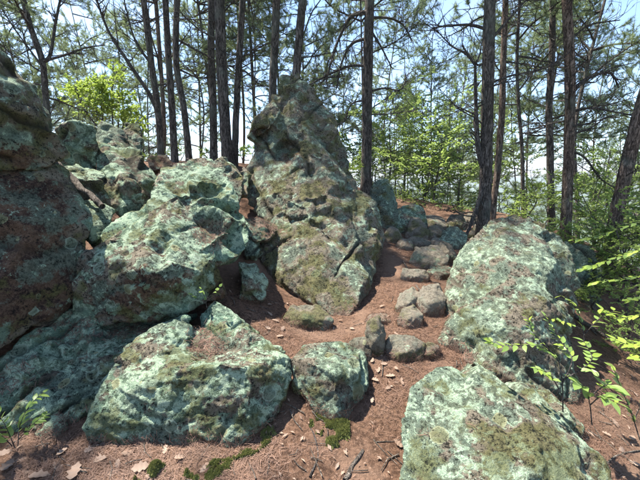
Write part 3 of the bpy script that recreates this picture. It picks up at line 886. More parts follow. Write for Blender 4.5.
def pine_branch(seed, live, L=1.6):
    rng = np.random.default_rng(seed)
    T = Tubes()
    ax = wiggle((0, 0, 0), (1, 0, .05), L, 12, rng, .5, .28 if live else rng.uniform(-.35, .3))
    r0 = .020
    T.add(spline(ax, 22), np.linspace(r0, .0045, 22), 5)
    sites = []
    ns = rng.integers(11, 16)
    for i in range(ns):
        t = .18 + .8 * (i + rng.uniform(0, 1)) / ns
        p, d = along(ax, t)
        side = 1 if i % 2 else -1
        a = rng.uniform(.6, 1.15)
        lat = norm(np.cross(d, [0, 0, 1]))
        dv = norm(d * math.cos(a) + lat * side * math.sin(a) + np.array([0, 0, rng.normal(.08, .28)]))
        l2 = L * rng.uniform(.22, .46) * (1.15 - .6 * t)
        q = wiggle(p, dv, l2, 7, rng, .7, .25 if live else rng.uniform(-.5, .3))
        T.add(q, np.linspace(.0085 * (1.2 - .5 * t), .0028, len(q)), 4)
        for j in range(rng.integers(3, 6)):
            u = rng.uniform(.25, 1)
            p2, d2 = along(q, u)
            dv2 = norm(d2 + rng.normal(0, .65, 3))
            l3 = rng.uniform(.08, .24) * (L / 1.6)
            q2 = wiggle(p2, dv2, l3, 4, rng, .6, .2 if live else 0)
            T.add(q2, np.linspace(.004, .0018, len(q2)), 3)
            if live:
                for k in np.linspace(.35, 1, 4):
                    pp, dq = along(q2, k); sites.append((pp, dq))
        if live:
            for k in np.linspace(.45, 1, 5):
                pp, dq = along(q, k); sites.append((pp, dq))
    wood = T.mesh("branch", M_TWIG)
    leaves = None
    if live:
        V, F = needle_tufts(sites, rng)
        leaves = new_mesh("needles", V, F, M_NEEDLE, smooth=False)
    return wood, leaves

LIVE = [pine_branch(100 + i, True) for i in range(6)]
DEAD = [pine_branch(200 + i, False, 1.4) for i in range(6)]

def place_branch(root, proto, loc, az, elev, scale, roll=0.0):
    b = bpy.data.objects.new("branch", proto[0]); COL.objects.link(b)
    b.parent = root
    b.matrix_basis = (Matrix.Translation(Vector(loc)) @ Matrix.Rotation(az, 4, 'Z') @ Matrix.Rotation(-elev, 4, 'Y')
                      @ Matrix.Rotation(roll, 4, 'X') @ Matrix.Scale(scale, 4))
    if proto[1] is not None:
        n = bpy.data.objects.new("needles", proto[1]); COL.objects.link(n)
        n.parent = b
        n["kind"] = "stuff"
    return b

def pine(label, pix, d, diam, height=10.0, live_from=3.6, dead_from=.9, nd=14, nl=22, mat=None, group=None, seed=0, limbs=(), lean=0.0,
         blen=1.0, name="pine_tree", taper=.5):
    """pix: photo pixels up the visible trunk, all d metres ahead (lean moves the top away)"""
    rng = np.random.default_rng(seed + 500)
    pts = [W(x, y, d + lean * i) for i, (x, y) in enumerate(pix)]
    base = pts[0].copy()
    gz = ground_z(base[0], base[1])[0]
    if gz < base[2] - .02:
        dirn = norm(pts[1] - pts[0])
        low = base - dirn * (base[2] - gz + .1) / max(dirn[2], .3)
        pts = [low] + pts
    else:
        pts[0] = np.array([base[0], base[1], gz - .1])
    dirn = norm(pts[-1] - pts[-2]) * .7 + np.array([0, 0, .3])
    while pts[-1][2] < pts[0][2] + height:
        dirn = norm(dirn + rng.normal(0, .05, 3) + np.array([0, 0, .04]))
        pts.append(pts[-1] + dirn * .9)
    P = spline(pts, max(24, int(height * 9)))
    seg = np.linalg.norm(np.diff(P, axis=0), axis=1); s = np.concatenate([[0], np.cumsum(seg)]); s /= s[-1]
    r = diam * .79 / 2 * (1 - taper * s - (1 - taper - .06) * s ** 3)
    r = r * (1 + .35 * np.exp(-s * height / .22))
    root = link("pine_tree" if name is None else name, None, None, pts[0])
    tag(root, label, "tree", group)
    T = Tubes(); T.add(P, r, 14, .16, seed)
    o = link("trunk", T.mesh("trunk", mat or M_BARK, pts[0]), root)
    o.parent = root; o.location = (0, 0, 0)
    H = P[:, 2] - P[0, 2]
    def at(h):
        i = int(np.searchsorted(H, h)); i = min(max(i, 1), len(P) - 1)
        return P[i] - pts[0]
    for k in range(nd):
        h = rng.uniform(dead_from, min(height * .8, live_from + 2.5))
        place_branch(root, DEAD[rng.integers(len(DEAD))], at(h), rng.uniform(0, 6.283), rng.normal(.1, .3), blen * rng.uniform(.45, 1.05), rng.uniform(-.6, .6))
    for k in range(nl):
        u = rng.uniform(0, 1)
        h = live_from + (height - live_from - .2) * u
        place_branch(root, LIVE[rng.integers(len(LIVE))], at(h), rng.uniform(0, 6.283), rng.normal(.2, .22), blen * rng.uniform(.75, 1.25) * (1.1 - .55 * u), rng.uniform(-.4, .4))
    for lb in limbs:
        lp, r0 = lb[0], lb[1]
        dd_ = lb[2] if len(lb) > 2 else 0
        Q = [W(x, y, d + dd_ * i) for i, (x, y) in enumerate(lp)]
        T = Tubes(); Q = spline(Q, 9 * len(Q))
        T.add(Q, np.linspace(r0, r0 * .35, len(Q)), 6, .2, seed)
        tips = []
        for j in range(int(len(Q) * .55)):
            i = rng.integers(len(Q) // 4, len(Q))
            dq = norm(Q[min(i + 1, len(Q) - 1)] - Q[max(i - 1, 0)])
            q = wiggle(Q[i], norm(dq + rng.normal(0, .8, 3)), rng.uniform(.15, .55), 6, rng, .7, rng.uniform(-.3, .4))
            T.add(q, np.linspace(max(r0 * .28, .004), .002, len(q)), 4)
            for jj in range(2):
                p2, d2 = along(q, rng.uniform(.4, 1))
                q2 = wiggle(p2, norm(d2 + rng.normal(0, .7, 3)), rng.uniform(.08, .22), 4, rng, .6)
                T.add(q2, np.linspace(.003, .0016, len(q2)), 3)
        o = link("branch", T.mesh("branch", M_TWIG, pts[0]), root)
    return root

pine("small forked pine rising behind the layered capstone", [(46, 100), (44, 75), (42, 60), (30, 25), (22, -5)], 6.2, .13, 6.5, 2.2, .8, 8, 26, seed=1,
     limbs=[([(43, 62), (50, 55), (56, 20), (62, -8)], .035), ([(48, 60), (65, 55), (85, 48), (105, 45)], .022), ([(42, 66), (30, 50), (12, 25), (0, 5)], .02)], blen=.8)
pine("slender curved twin stemmed pine behind the flat sunlit stone", [(161, 154), (158, 112), (151, 60), (143, -5)], 7.6, .17, 10, 4.6, 1.2, 8, 6, seed=2,
     limbs=[([(160, 118), (150, 95), (128, 62), (108, 30), (95, -5)], .05), ([(152, 65), (135, 40), (124, 0)], .03)])
pine("thin straight pine beside the curved twin stemmed one", [(175, 165), (172, 110), (168, 50), (165, -5)], 7.2, .165, 10.5, 5.0, 1.2, 8, 6, seed=3)
pine("thin pine with a slight bow, next to the paired dark trunks", [(189, 158), (184, 110), (176, 60), (177, -5)], 6.9, .155, 9.5, 4.8, 1.3, 8, 6, seed=4,
     limbs=[([(180, 70), (200, 78), (213, 74)], .02), ([(178, 40), (200, 52), (228, 66), (245, 60)], .022)])
pine("narrower trunk of the dark pair of pines behind the rocks", [(214, 162), (213, 100), (211, 50), (212, -5)], 7.0, .18, 11, 5.0, 1.4, 8, 6, seed=5)
pine("thicker trunk of the dark pair of pines behind the rocks", [(228, 162), (224, 110), (221, 50), (219, -5)], 6.6, .25, 12, 5.2, 1.4, 8, 6, seed=6,
     limbs=[([(220, 40), (200, 30), (180, 12)], .02)])
pine("straight pine between the dark pair and the tall pointed boulder", [(234, 165), (236, 120), (239, 60), (243, -5)], 6.9, .16, 10.5, 5.0, 1.4, 8, 6, seed=7)
pine("dark pine rising right behind the peak of the tall pointed boulder", [(272, 130), (273, 80), (275, 40), (277, -5)], 6.6, .19, 11, 4.6, 1.8, 8, 6, seed=8)
pine("grey pine leaning slightly above the peak of the tall pointed boulder", [(293, 130), (296, 78), (299, 40), (303, -5)], 6.2, .19, 11, 4.6, 1.8, 8, 6, seed=9)
pine("big branching pine with drooping bare limbs at the shoulder of the tall boulder", [(366, 187), (367, 130), (368, 60), (370, -5)], 7.3, .27, 12, 5.0, .8, 16, 10, seed=10,
     limbs=[([(368, 12), (352, 16), (342, 32), (333, 55), (326, 82)], .045), ([(368, 38), (352, 44), (342, 62), (336, 90)], .035), ([(367, 66), (350, 66), (330, 74), (303, 88)], .03),
            ([(369, 18), (388, 18), (402, 24), (412, 40)], .028), ([(369, 28), (380, 45), (392, 68)], .028), ([(368, 92), (385, 88), (400, 90), (408, 75)], .024),
            ([(367, 100), (352, 104), (345, 120)], .022)])
pine("thick dark pine with a leaning root stem beside the upper trail", [(483, 224), (485, 195), (486, 165), (488, 80), (490, -5)], 5.6, .24, 12, 5.0, 1.5, 8, 20, seed=11,
     limbs=[([(484, 172), (478, 145), (476, 110), (475, 62)], .055), ([(486, 172), (480, 198), (470, 226), (460, 250)], .05, -.06), ([(476, 66), (466, 54), (452, 46), (436, 30)], .022), ([(489, 62), (476, 64), (462, 45)], .02),
            ([(489, 30), (470, 25), (448, 26), (432, 28)], .024), ([(489, 42), (508, 20), (530, -4)], .026), ([(489, 84), (510, 76), (545, 68), (570, 52)], .02)])
pine("slim reddish pine close behind the thick dark pine", [(494, 200), (498, 165), (502, 110), (503, 70), (506, -5)], 6.6, .15, 9.5, 4.2, 1.6, 8, 18, seed=12, mat=M_BARK_RED)
pine("thin dark pine between the thick pine and the reddish one", [(523, 200), (522, 150), (519, 112), (517, 60), (520, -5)], 7.6, .10, 8, 3.6, 1.0, 8, 16, seed=13)
pine("mid sized brown pine behind the rugged cracked boulder", [(551, 200), (550, 150), (549, 108), (552, 50), (553, -5)], 7.4, .18, 9.5, 4.0, 1.0, 8, 18, seed=14)
pine("reddish barked pine with a hooked limb above the rugged cracked boulder", [(566, 222), (569, 150), (570, 80), (567, -5)], 5.7, .205, 10.5, 4.4, .9, 8, 20, seed=15, mat=M_BARK_RED,
     limbs=[([(571, 92), (585, 80), (602, 73), (612, 74), (619, 88)], .03), ([(570, 112), (590, 108), (615, 112), (645, 118)], .022), ([(570, 135), (590, 128), (605, 118)], .02),
            ([(569, 150), (585, 158), (600, 178), (618, 190)], .02), ([(570, 40), (590, 25), (620, 20)], .02)])
pine("pine leaning outward over the bushes with a pale trunk", [(611, 250), (616, 215), (626, 170), (640, 112), (662, 40)], 5.3, .24, 9, 4.0, 1.0, 8, 18, seed=16, mat=M_BARK_RED)

# woodland thinning out down the far side of the knoll
rngb = np.random.default_rng(77)
cols = list(np.linspace(-40, 690, 32))
for i, x0 in enumerate(cols):
    x = x0 + rngb.uniform(-10, 10)
    d = rngb.uniform(9.5, 21)
    top = x + rngb.uniform(-10, 10) + (x - 320) * .08
    pine("slim background pine on the far slope beyond the rocks", [(x, 200), (x + rngb.uniform(-3, 3), 120), (top, -5)], d, rngb.uniform(.07, .15), rngb.uniform(9, 13),
         rngb.uniform(1.5, 4.5), .8, 4, 31, seed=60 + i, group="background pines on the far slope", mat=M_BARK if i % 3 else M_BARK_RED, blen=1.35)

for i, (x, d) in enumerate([(118, 10.5), (150, 12), (200, 11), (258, 11), (322, 11.5), (395, 14), (450, 14), (515, 12), (80, 12)]):
    pine("young bushy pine filling the gap between taller trunks", [(x, 175), (x + rngb.uniform(-4, 4), 110), (x + rngb.uniform(-8, 8), 60)], d, .06, rngb.uniform(4.0, 6.0), .8, .4, 5, 18, seed=160 + i,
         group="young pines between taller trunks", blen=.9)
pine("unseen pine added beside the purple brown slab to shade the litter below", [(-420, 150), (-430, 60), (-450, 0)], 2.6, .22, 11, 4.5, 3, 6, 20, seed=191)  # stands out of view, added for its shade on the near litter

# ------------------------------------------------------------------ broadleaf saplings
def leaf_mesh(name, mat, L=1.0, wd=.5, n=4, fold=.12):
    """ovate leaf folded along its midrib, tip along +X"""
    t = np.linspace(0, 1, n + 2)
    half = wd * .5 * np.sin(np.pi * t ** .8) * (1 - .25 * t)
    z = -.18 * t ** 2
    V, F = [], []
    for a, h, zz in zip(t, half, z):
        V += [(a * L, -h * L, (zz + fold * h / .25 * .25) * L), (a * L, 0, zz * L), (a * L, h * L, (zz + fold * h / .25 * .25) * L)]
    for i in range(n + 1):
        for k in (0, 1):
            F.append((3 * i + k, 3 * i + 3 + k, 3 * i + 4 + k, 3 * i + 1 + k))
    return new_mesh(name, V, np.array(F), mat)

def leaf_cloud(sites, rng, size=(.05, .085), droop=.25):
    n = len(sites)
    P = np.array([s[0] for s in sites]); D = np.array([s[1] for s in sites])
    D = D + rng.normal(0, .5, (n, 3)); D[:, 2] = D[:, 2] * .5 - droop * rng.uniform(0, 1, n)
    D /= np.linalg.norm(D, axis=1)[:, None]
    up = np.tile([0, 0, 1.0], (n, 1)) + rng.normal(0, .35, (n, 3))
    S = np.cross(up, D); S /= np.linalg.norm(S, axis=1)[:, None] + 1e-9
    N = np.cross(D, S)
    L = rng.uniform(*size, n)[:, None]; w = L * .30
    V = np.stack([P, P + D * L * .38 - S * w + N * L * .06, P + D * L * .78 - S * w * .6 + N * L * .05, P + D * L - N * L * .08,
                  P + D * L * .78 + S * w * .6 + N * L * .05, P + D * L * .38 + S * w + N * L * .06, P + D * L * .5], 1).reshape(-1, 3)
    f = np.array([[0, 1, 6], [1, 2, 6], [2, 3, 6], [3, 4, 6], [4, 5, 6], [5, 0, 6]])
    F = (np.arange(n)[:, None, None] * 7 + f[None]).reshape(-1, 3)
    return V, F

def leafy_branch(seed, mat, L=1.0, size=(.05, .085), dens=1.0):
    rng = np.random.default_rng(seed)
    T = Tubes()
    ax = wiggle((0, 0, 0), (1, 0, .1), L, 9, rng, .45, .1)
    T.add(ax, np.linspace(.009, .002, len(ax)), 4)
    sites = []
    for i in range(12):
        t = rng.uniform(.15, 1)
        p, d = along(ax, t)
        lat = norm(np.cross(d, [0, 0, 1])) * (1 if i % 2 else -1)
        q = wiggle(p, norm(d * .7 + lat + np.array([0, 0, rng.normal(.05, .2)])), L * rng.uniform(.18, .42), 6, rng, .5, .1)
        T.add(q, np.linspace(.004, .0014, len(q)), 3)
        for k in np.linspace(.2, 1, max(3, int(9 * dens))):
            pp, dq = along(q, k)
            sites.append((pp, norm(dq + lat * rng.uniform(-.9, .9))))
    wood = T.mesh("branch", M_TWIG)
    V, F = leaf_cloud(sites, rng, size)
    return wood, new_mesh("leaves", V, F, mat)

LB = [leafy_branch(300 + i, M_LEAF, 1.0, (.04, .072), 1.7) for i in range(5)]
LBY = [leafy_branch(320 + i, M_LEAF_Y, 1.0, (.07, .115), 1.5) for i in range(3)]

def sapling(label, px, py_top, d, protos, nb=16, spread=1.0, stems=1, seed=0, group=None, diam=.045, name="sapling", low=.35, foot=None):
    rng = np.random.default_rng(seed + 900)
    top = W(px, py_top, d)
    gz = ground_z(top[0], top[1])[0]
    base = np.array([top[0] + rng.uniform(-.15, .15), top[1], gz - .05])
    if foot is not None:
        base = np.array([*W(foot, 200, d)[:2], 0]); base[2] = ground_z(base[0], base[1])[0] - .05
    root = link(name, None, None, base)
    tag(root, label, "tree" if name == "sapling" else "shrub", group)
    Hh = top[2] - base[2]
    for s_ in range(stems):
        off = rng.normal(0, .12, 3) * (s_ > 0); off[2] = 0
        endp = top - base + rng.normal(0, .25, 3) * (s_ > 0)
        q = np.array([off, endp * .35 + rng.normal(0, .05, 3) + off, endp * .7 + rng.normal(0, .06, 3), endp])
        Q = spline(q, 20)
        T = Tubes(); T.add(Q, np.linspace(diam / 2, .006, 20), 6, .1, seed)
        link("trunk", T.mesh("trunk", M_TWIG), root)
        for k in range(nb // stems):
            u = rng.uniform(low, 1)
            p = Q[int(u * 19)]
            pr = protos[rng.integers(len(protos))]
            b = bpy.data.objects.new("branch", pr[0]); COL.objects.link(b); b.parent = root
            b.matrix_basis = (Matrix.Translation(Vector(p)) @ Matrix.Rotation(rng.uniform(0, 6.283), 4, 'Z') @ Matrix.Rotation(-rng.normal(.25, .3), 4, 'Y')
                              @ Matrix.Rotation(rng.uniform(-.5, .5), 4, 'X') @ Matrix.Scale(spread * rng.uniform(.6, 1.1) * (1.15 - .5 * u), 4))
            n = bpy.data.objects.new("leaves", pr[1]); COL.objects.link(n); n.parent = b; n["kind"] = "stuff"
    return root

sapling("bright yellow green sapling glowing behind the perched rocks", 99, 90, 7.5, LBY, 84, .62, 4, seed=1, low=.6)
gs = "spring green saplings beyond the head of the trail"
for i, (x, y, d) in enumerate([(392, 105, 9.5), (408, 135, 11), (424, 95, 10), (440, 130, 9), (452, 85, 11.5), (466, 140, 9.5), (380, 140, 11), (430, 160, 8.8), (415, 65, 13), (460, 100, 13), (375, 100, 12), (440, 70, 12), (350, 150, 12), (500, 120, 12), (530, 95, 13), (585, 110, 12), (612, 130, 10.5), (638, 100, 13), (400, 80, 15), (470, 60, 15)]):
    sapling("spring green sapling beyond the head of the trail", x, y, d, LB, 13, 1.5, 1, seed=10 + i, group=gs, low=.25)
for i, (x, y, d) in enumerate([(345, 168, 6.6), (120, 150, 7.5), (240, 150, 8.5), (185, 150, 9), (530, 170, 8.5), (505, 165, 9.5), (150, 158, 8), (208, 152, 8.8), (255, 150, 8), (172, 150, 10)]):
    sapling("low yellow green sapling peeping between the dark trunks", x, y, d, LBY, 8, .45, 1, seed=30 + i, group="yellow green saplings between the trunks", low=.6, diam=.03)
gb = "green bushes down the slope beside the leaning pine"
for i, (x, y, d) in enumerate([(600, 190, 6.0), (632, 205, 5.2), (585, 236, 5.4), (655, 250, 4.4), (622, 262, 4.6), (545, 205, 6.8), (640, 160, 6.6), (610, 150, 8), (600, 292, 4.2), (632, 318, 3.6), (592, 276, 4.7), (652, 335, 3.3)]):
    sapling("spreading green bush down the slope beside the leaning pine", x, y, d, LB, 17, .95 if d > 4.3 else .6, 2, seed=50 + i, group=gb, low=.4, name="shrub", diam=.03)

for i, (x, y, d) in enumerate([(385, 196, 9.5), (398, 190, 11), (412, 198, 10), (426, 192, 11.5), (438, 200, 9.6), (450, 194, 10.5), (462, 202, 9.2), (500, 205, 8.6), (516, 200, 9.4), (534, 206, 8.4),
                                (358, 182, 10.5), (376, 188, 12.5), (470, 190, 12), (405, 203, 8.2), (418, 206, 8.6), (436, 207, 8.0), (452, 209, 7.8), (446, 205, 8.8), (390, 200, 8.4)]):
    sapling("low leafy bush on the brow beyond the head of the trail", x, y, d, LB, 9, .8 if d > 9 else .5, 2, seed=80 + i, group="low bushes on the brow", low=.3, name="shrub", diam=.025)

# ------------------------------------------------------------------ near leafy plants: every leaf its own piece
LEAF_NEAR = [leaf_mesh("leaf", M_LEAF_NEAR, 1.0, .52, 4, f) for f in (.10, .2, .0)]
LEAF_YN = [leaf_mesh("leaf", M_LEAF_Y, 1.0, .5, 4, f) for f in (.12, .02)]
def plant(label, stems, leaves, seed=0, mats=None, cat="shrub", name="shrub", sr=.004):
    """stems: polylines of (px, py, d); leaves: (stem index, from, to, count, size)"""
    rng = np.random.default_rng(seed + 4000)
    S = [spline([W(*q) for q in st], 16) for st in stems]
    base = S[0][0]
    root = link(name, None, None, base)
    tag(root, label, cat)
    for q in S:
        T = Tubes(); T.add(q - base, np.linspace(sr, sr * .35, len(q)), 5, .1, seed)
        link("stem", T.mesh("stem", M_TWIG), root)
    for si, t0, t1, n, size in leaves:
        for k in range(n):
            t = t0 + (t1 - t0) * (k + .5) / n
            p, d = along(S[si], min(t, .999))
            a = (1 if k % 2 else -1) * rng.uniform(.5, 1.3)
            dirv = Vector(d); dirv.z *= .4
            dirv = Matrix.Rotation(a, 3, 'Z') @ dirv.normalized()
            dirv.z += rng.uniform(-.25, .3)
            x = dirv.normalized()
            up = Vector((rng.normal(0, .35), rng.normal(-.15, .35), 1))
            y = up.cross(x).normalized(); z = x.cross(y)
            m = Matrix((x, y, z)).transposed().to_4x4()
            lf = bpy.data.objects.new("leaf", (mats or LEAF_NEAR)[rng.integers(len(mats or LEAF_NEAR))]); COL.objects.link(lf)
            lf.parent = root
            lf.matrix_basis = Matrix.Translation(Vector(p - base)) @ m @ Matrix.Scale(size * rng.uniform(.7, 1.15), 4)
    return root

plant("leafy shrub sprig arching over the big smooth pale boulder",
      [[(563, 412, 1.95), (562, 380, 1.95), (555, 355, 1.98), (530, 345, 2.0), (500, 346, 2.02), (488, 338, 2.05)],
       [(562, 385, 1.95), (572, 360, 1.95), (560, 340, 2.05), (545, 315, 2.1)],
       [(562, 380, 1.95), (580, 370, 1.95), (592, 358, 2.0), (583, 340, 2.1)],
       [(555, 355, 1.98), (535, 335, 2.0), (528, 318, 2.05)],
       [(562, 395, 1.95), (550, 375, 1.9), (535, 368, 1.88)]],
      [(0, .35, 1, 26, .062), (1, .3, 1, 19, .058), (2, .3, 1, 18, .062), (3, .2, 1, 14, .05), (4, .3, 1, 12, .054)], seed=1, mats=LEAF_NEAR + LEAF_YN[:1])
plant("low shrub with broad glossy leaves on the needle slope beside the pale boulder",
      [[(592, 425, 1.95), (590, 405, 1.95), (586, 390, 1.95), (575, 380, 1.95)], [(590, 405, 1.95), (602, 396, 1.9), (614, 402, 1.85)], [(588, 398, 1.95), (606, 385, 1.95), (618, 388, 1.95)]],
      [(0, .4, 1, 9, .095), (1, .3, 1, 8, .10), (2, .3, 1, 8, .095)], seed=2)
plant("yellow green branch with pointed leaves reaching in above the needle slope",
      [[(680, 345, 2.3), (650, 342, 2.35), (630, 345, 2.4), (612, 338, 2.45)], [(690, 300, 2.6), (650, 312, 2.7), (620, 318, 2.75), (600, 308, 2.8)],
       [(690, 370, 2.2), (655, 362, 2.25), (635, 358, 2.3)]],
      [(0, .25, 1, 16, .095), (1, .25, 1, 20, .085), (2, .3, 1, 12, .09)], seed=3, mats=LEAF_YN)
plant("layered green sapling boughs hanging beside the dark blue green boulder",
      [[(680, 240, 3.2), (640, 250, 3.3), (605, 262, 3.4), (580, 270, 3.5)], [(690, 265, 3.1), (650, 275, 3.2), (615, 280, 3.3), (592, 283, 3.4)],
       [(690, 285, 3.0), (655, 297, 3.1), (625, 300, 3.2)], [(690, 215, 3.6), (640, 222, 3.7), (600, 236, 3.8), (572, 240, 3.9)]],
      [(0, .15, 1, 32, .08), (1, .15, 1, 32, .075), (2, .15, 1, 24, .075), (3, .15, 1, 30, .085)], seed=4, mats=LEAF_NEAR + LEAF_YN)
plant("spray of small leaves behind the broad leaved shrub on the slope",
      [[(640, 440, 2.1), (632, 415, 2.15), (622, 390, 2.2), (612, 365, 2.25)], [(634, 420, 2.15), (645, 395, 2.15), (652, 370, 2.15)], [(628, 405, 2.18), (610, 395, 2.2), (596, 372, 2.22)]],
      [(0, .2, 1, 14, .07), (1, .2, 1, 12, .07), (2, .2, 1, 12, .065)], seed=7, mats=LEAF_NEAR + LEAF_YN)
plant("leafy twigs growing from the dark gap under the rugged cracked boulder",
      [[(585, 345, 2.7), (582, 325, 2.75), (575, 305, 2.8), (560, 295, 2.85)], [(584, 335, 2.72), (600, 318, 2.75), (615, 310, 2.8)], [(583, 330, 2.74), (566, 322, 2.7), (550, 318, 2.68)]],
      [(0, .2, 1, 12, .07), (1, .2, 1, 12, .07), (2, .2, 1, 11, .065)], seed=8, mats=LEAF_NEAR + LEAF_YN)
plant("small leafy plant in the crevice at the foot of the tilted slab",
      [[(18, 446, 1.72), (20, 425, 1.75), (30, 405, 1.8), (44, 392, 1.85)], [(15, 448, 1.7), (5, 425, 1.72), (-8, 405, 1.75)], [(18, 440, 1.72), (32, 425, 1.74), (44, 415, 1.78)],
       [(12, 446, 1.7), (2, 436, 1.66), (-12, 430, 1.62)]],
      [(0, .2, 1, 16, .055), (1, .2, 1, 15, .06), (2, .2, 1, 13, .05), (3, .2, 1, 13, .055)], seed=5, cat="plant", name="leafy_plant", sr=.0025)
plant("tiny green seedling growing beneath the large overhanging boulder",
      [[(207, 308, 2.55), (205, 298, 2.55), (200, 288, 2.55)], [(206, 300, 2.55), (214, 292, 2.54), (220, 286, 2.54)], [(206, 303, 2.55), (196, 298, 2.53), (190, 293, 2.52)]],
      [(0, .3, 1, 5, .045), (1, .4, 1, 4, .045), (2, .4, 1, 4, .04)], seed=6, cat="plant", name="seedling", sr=.002)

# ------------------------------------------------------------------ forest litter
def blades(P, N, rng, ln=(.03, .062), w=.0014, tilt=.18):
    """dry needles lying on a surface at points P with normals N"""
    n = len(P)
    r = rng.normal(0, 1, (n, 3)); r -= N * (r * N).sum(1)[:, None]; r /= np.linalg.norm(r, axis=1)[:, None] + 1e-9
    d = r + N * rng.normal(0, tilt, n)[:, None]; d /= np.linalg.norm(d, axis=1)[:, None]
    s = np.cross(d, N); s /= np.linalg.norm(s, axis=1)[:, None] + 1e-9
    L = rng.uniform(*ln, n)[:, None]
    c = P + N * rng.uniform(.002, .012, n)[:, None]
    w = w * rng.uniform(.7, 1.5, n)[:, None]
    V = np.stack([c - d * L * .5 - s * w * .5, c - d * L * .5 + s * w * .5, c + s * L * rng.normal(0, .06, n)[:, None] + s * w * .5,
                  c + d * L * .5, c + s * L * rng.normal(0, .06, n)[:, None] - s * w * .5], 1)
    V[:, 4] = V[:, 2] - s * w
    F = np.arange(n)[:, None] * 5 + np.array([0, 1, 2, 4])[None]
    F2 = np.arange(n)[:, None] * 5 + np.array([4, 2, 3, 3])[None]
    tri = np.concatenate([np.arange(n)[:, None] * 5 + np.array(t)[None] for t in ((0, 1, 2), (0, 2, 4), (4, 2, 3))])
    return V.reshape(-1, 3), tri

def ground_normals(x, y, e=.03):
    zx = (ground_z(x + e, y) - ground_z(x - e, y)) / (2 * e)
    zy = (ground_z(x, y + e) - ground_z(x, y - e)) / (2 * e)
    n = np.stack([-zx, -zy, np.ones(len(x))], 1)
    return n / np.linalg.norm(n, axis=1)[:, None]

rl = np.random.default_rng(11)
def ground_points(n, rng, ymax=9.0):
    """points spread over the visible ground, denser close by"""
    d = 1.15 * (ymax / 1.15) ** (rng.uniform(0, 1, n) ** 1.15)
    x = d * rng.uniform(-1.0, 1.0, n)
    z = ground_z(x, d)
    return np.stack([x, d, z], 1)
Pg = ground_points(170000, rl)
clump = fbm(Pg * np.array([2.4, 2.4, 0]), 3, 71) * 1.6 + rl.uniform(-.4, .4, len(Pg))
Pg = Pg[clump > -.15]
Vn, Fn = blades(Pg, ground_normals(Pg[:, 0], Pg[:, 1]), rl)
o = link("pine_needle_litter", new_mesh("pine_needle_litter", Vn, Fn, M_DRYNEEDLE, smooth=False))
tag(o, "fallen reddish pine needles strewn over the forest floor", "pine needles", kind="stuff")

# needles caught in hollows and on ledges of the rocks
spots = [(195, 345, 2.45, .22, 1), (206, 352, 2.3, .16, 1), (214, 230, 3.0, .2, 1), (90, 332, 2.5, .22, .6), (128, 322, 2.6, .25, .6), (55, 330, 2.45, .2, .5), (497, 262, 3.5, .2, .7),
         (465, 318, 3.0, .14, .5), (505, 372, 2.15, .14, .5), (270, 232, 4.05, .3, .7), (258, 218, 4.1, .2, .8), (330, 196, 4.6, .3, .4), (505, 222, 4.1, .25, .5), (20, 384, 2.1, .2, .5),
         (150, 182, 3.5, .2, .4), (185, 160, 4.0, .25, .4), (240, 345, 2.4, .12, .6)]
Pr, Nr = [], []
for rk in ROCKS:
    V, N = rk["v"], rk["n"]
    wgt = np.zeros(len(V))
    for px, py, d, rad, st in spots:
        q = np.linalg.norm(V - W(px, py, d), axis=1) / rad
        wgt = np.maximum(wgt, st * sstep(1.1, .3, q))
    wgt = wgt * sstep(.45, .8, N[:, 2]) + rk["litter"] * .12 * sstep(.75, .95, N[:, 2]) * (fbm(V * 4, 2, 19) > .15)
    hg = V[:, 2] - ground_z(V[:, 0], V[:, 1])
    hmax = .045 + .05 * np.clip(fbm(V * 3, 2, 23) + .4, 0, 1)
    near = (V[:, 1] < 5.5) & (hg > -.02) & (hg < hmax)
    wgt = np.where(near & (N[:, 2] > -.35), np.maximum(wgt, .6 * (1 - hg / hmax) + .08), wgt)
    k = rl.uniform(0, 1, len(V)) < wgt * 1.0
    idx = np.repeat(np.where(k)[0], 2)
    Pr.append(V[idx] + rl.normal(0, .006, (len(idx), 3))); Nr.append(N[idx])
Pr = np.concatenate(Pr); Nr = np.concatenate(Nr)
Vn, Fn = blades(Pr, Nr, rl, (.035, .07), .0022, .12)
o = link("ledge_needle_litter", new_mesh("ledge_needle_litter", Vn, Fn, M_DRYNEEDLE, smooth=False))
tag(o, "dry pine needles caught in hollows and on ledges of the boulders", "pine needles", kind="stuff")

# dead oak leaves
def oak_outline(rng, n=22):
    t = np.linspace(0, 1, n)
    half = (.20 * np.sin(np.pi * t ** .85) + .05) * (1 + .24 * np.cos(t * 2 * math.pi * 3.4 + 2.6)) * (t < .995)
    half[0] = .01; half[-1] = .01
    return t, half
def oak_leaf(name, rng, mat):
    t, h = oak_outline(rng)
    cu, cv, tw = rng.uniform(-.5, .7), rng.uniform(-.6, .9), rng.normal(0, .4)
    V, F = [], []
    for a, hh in zip(t, h):
        z0 = cu * (a - .5) ** 2
        for k in (-1, 0, 1):
            yy = k * hh
            V.append((a - .5, yy, z0 + cv * yy * yy * 2.2 + tw * yy * (a - .5) + (.02 if k == 0 else 0)))
    for i in range(len(t) - 1):
        for k in (0, 1):
            F.append((3 * i + k, 3 * i + 3 + k, 3 * i + 4 + k, 3 * i + 1 + k))
    return new_mesh(name, V, np.array(F), mat)
OAK = [oak_leaf("fallen_leaf", rl, M_DRYLEAF) for i in range(7)]
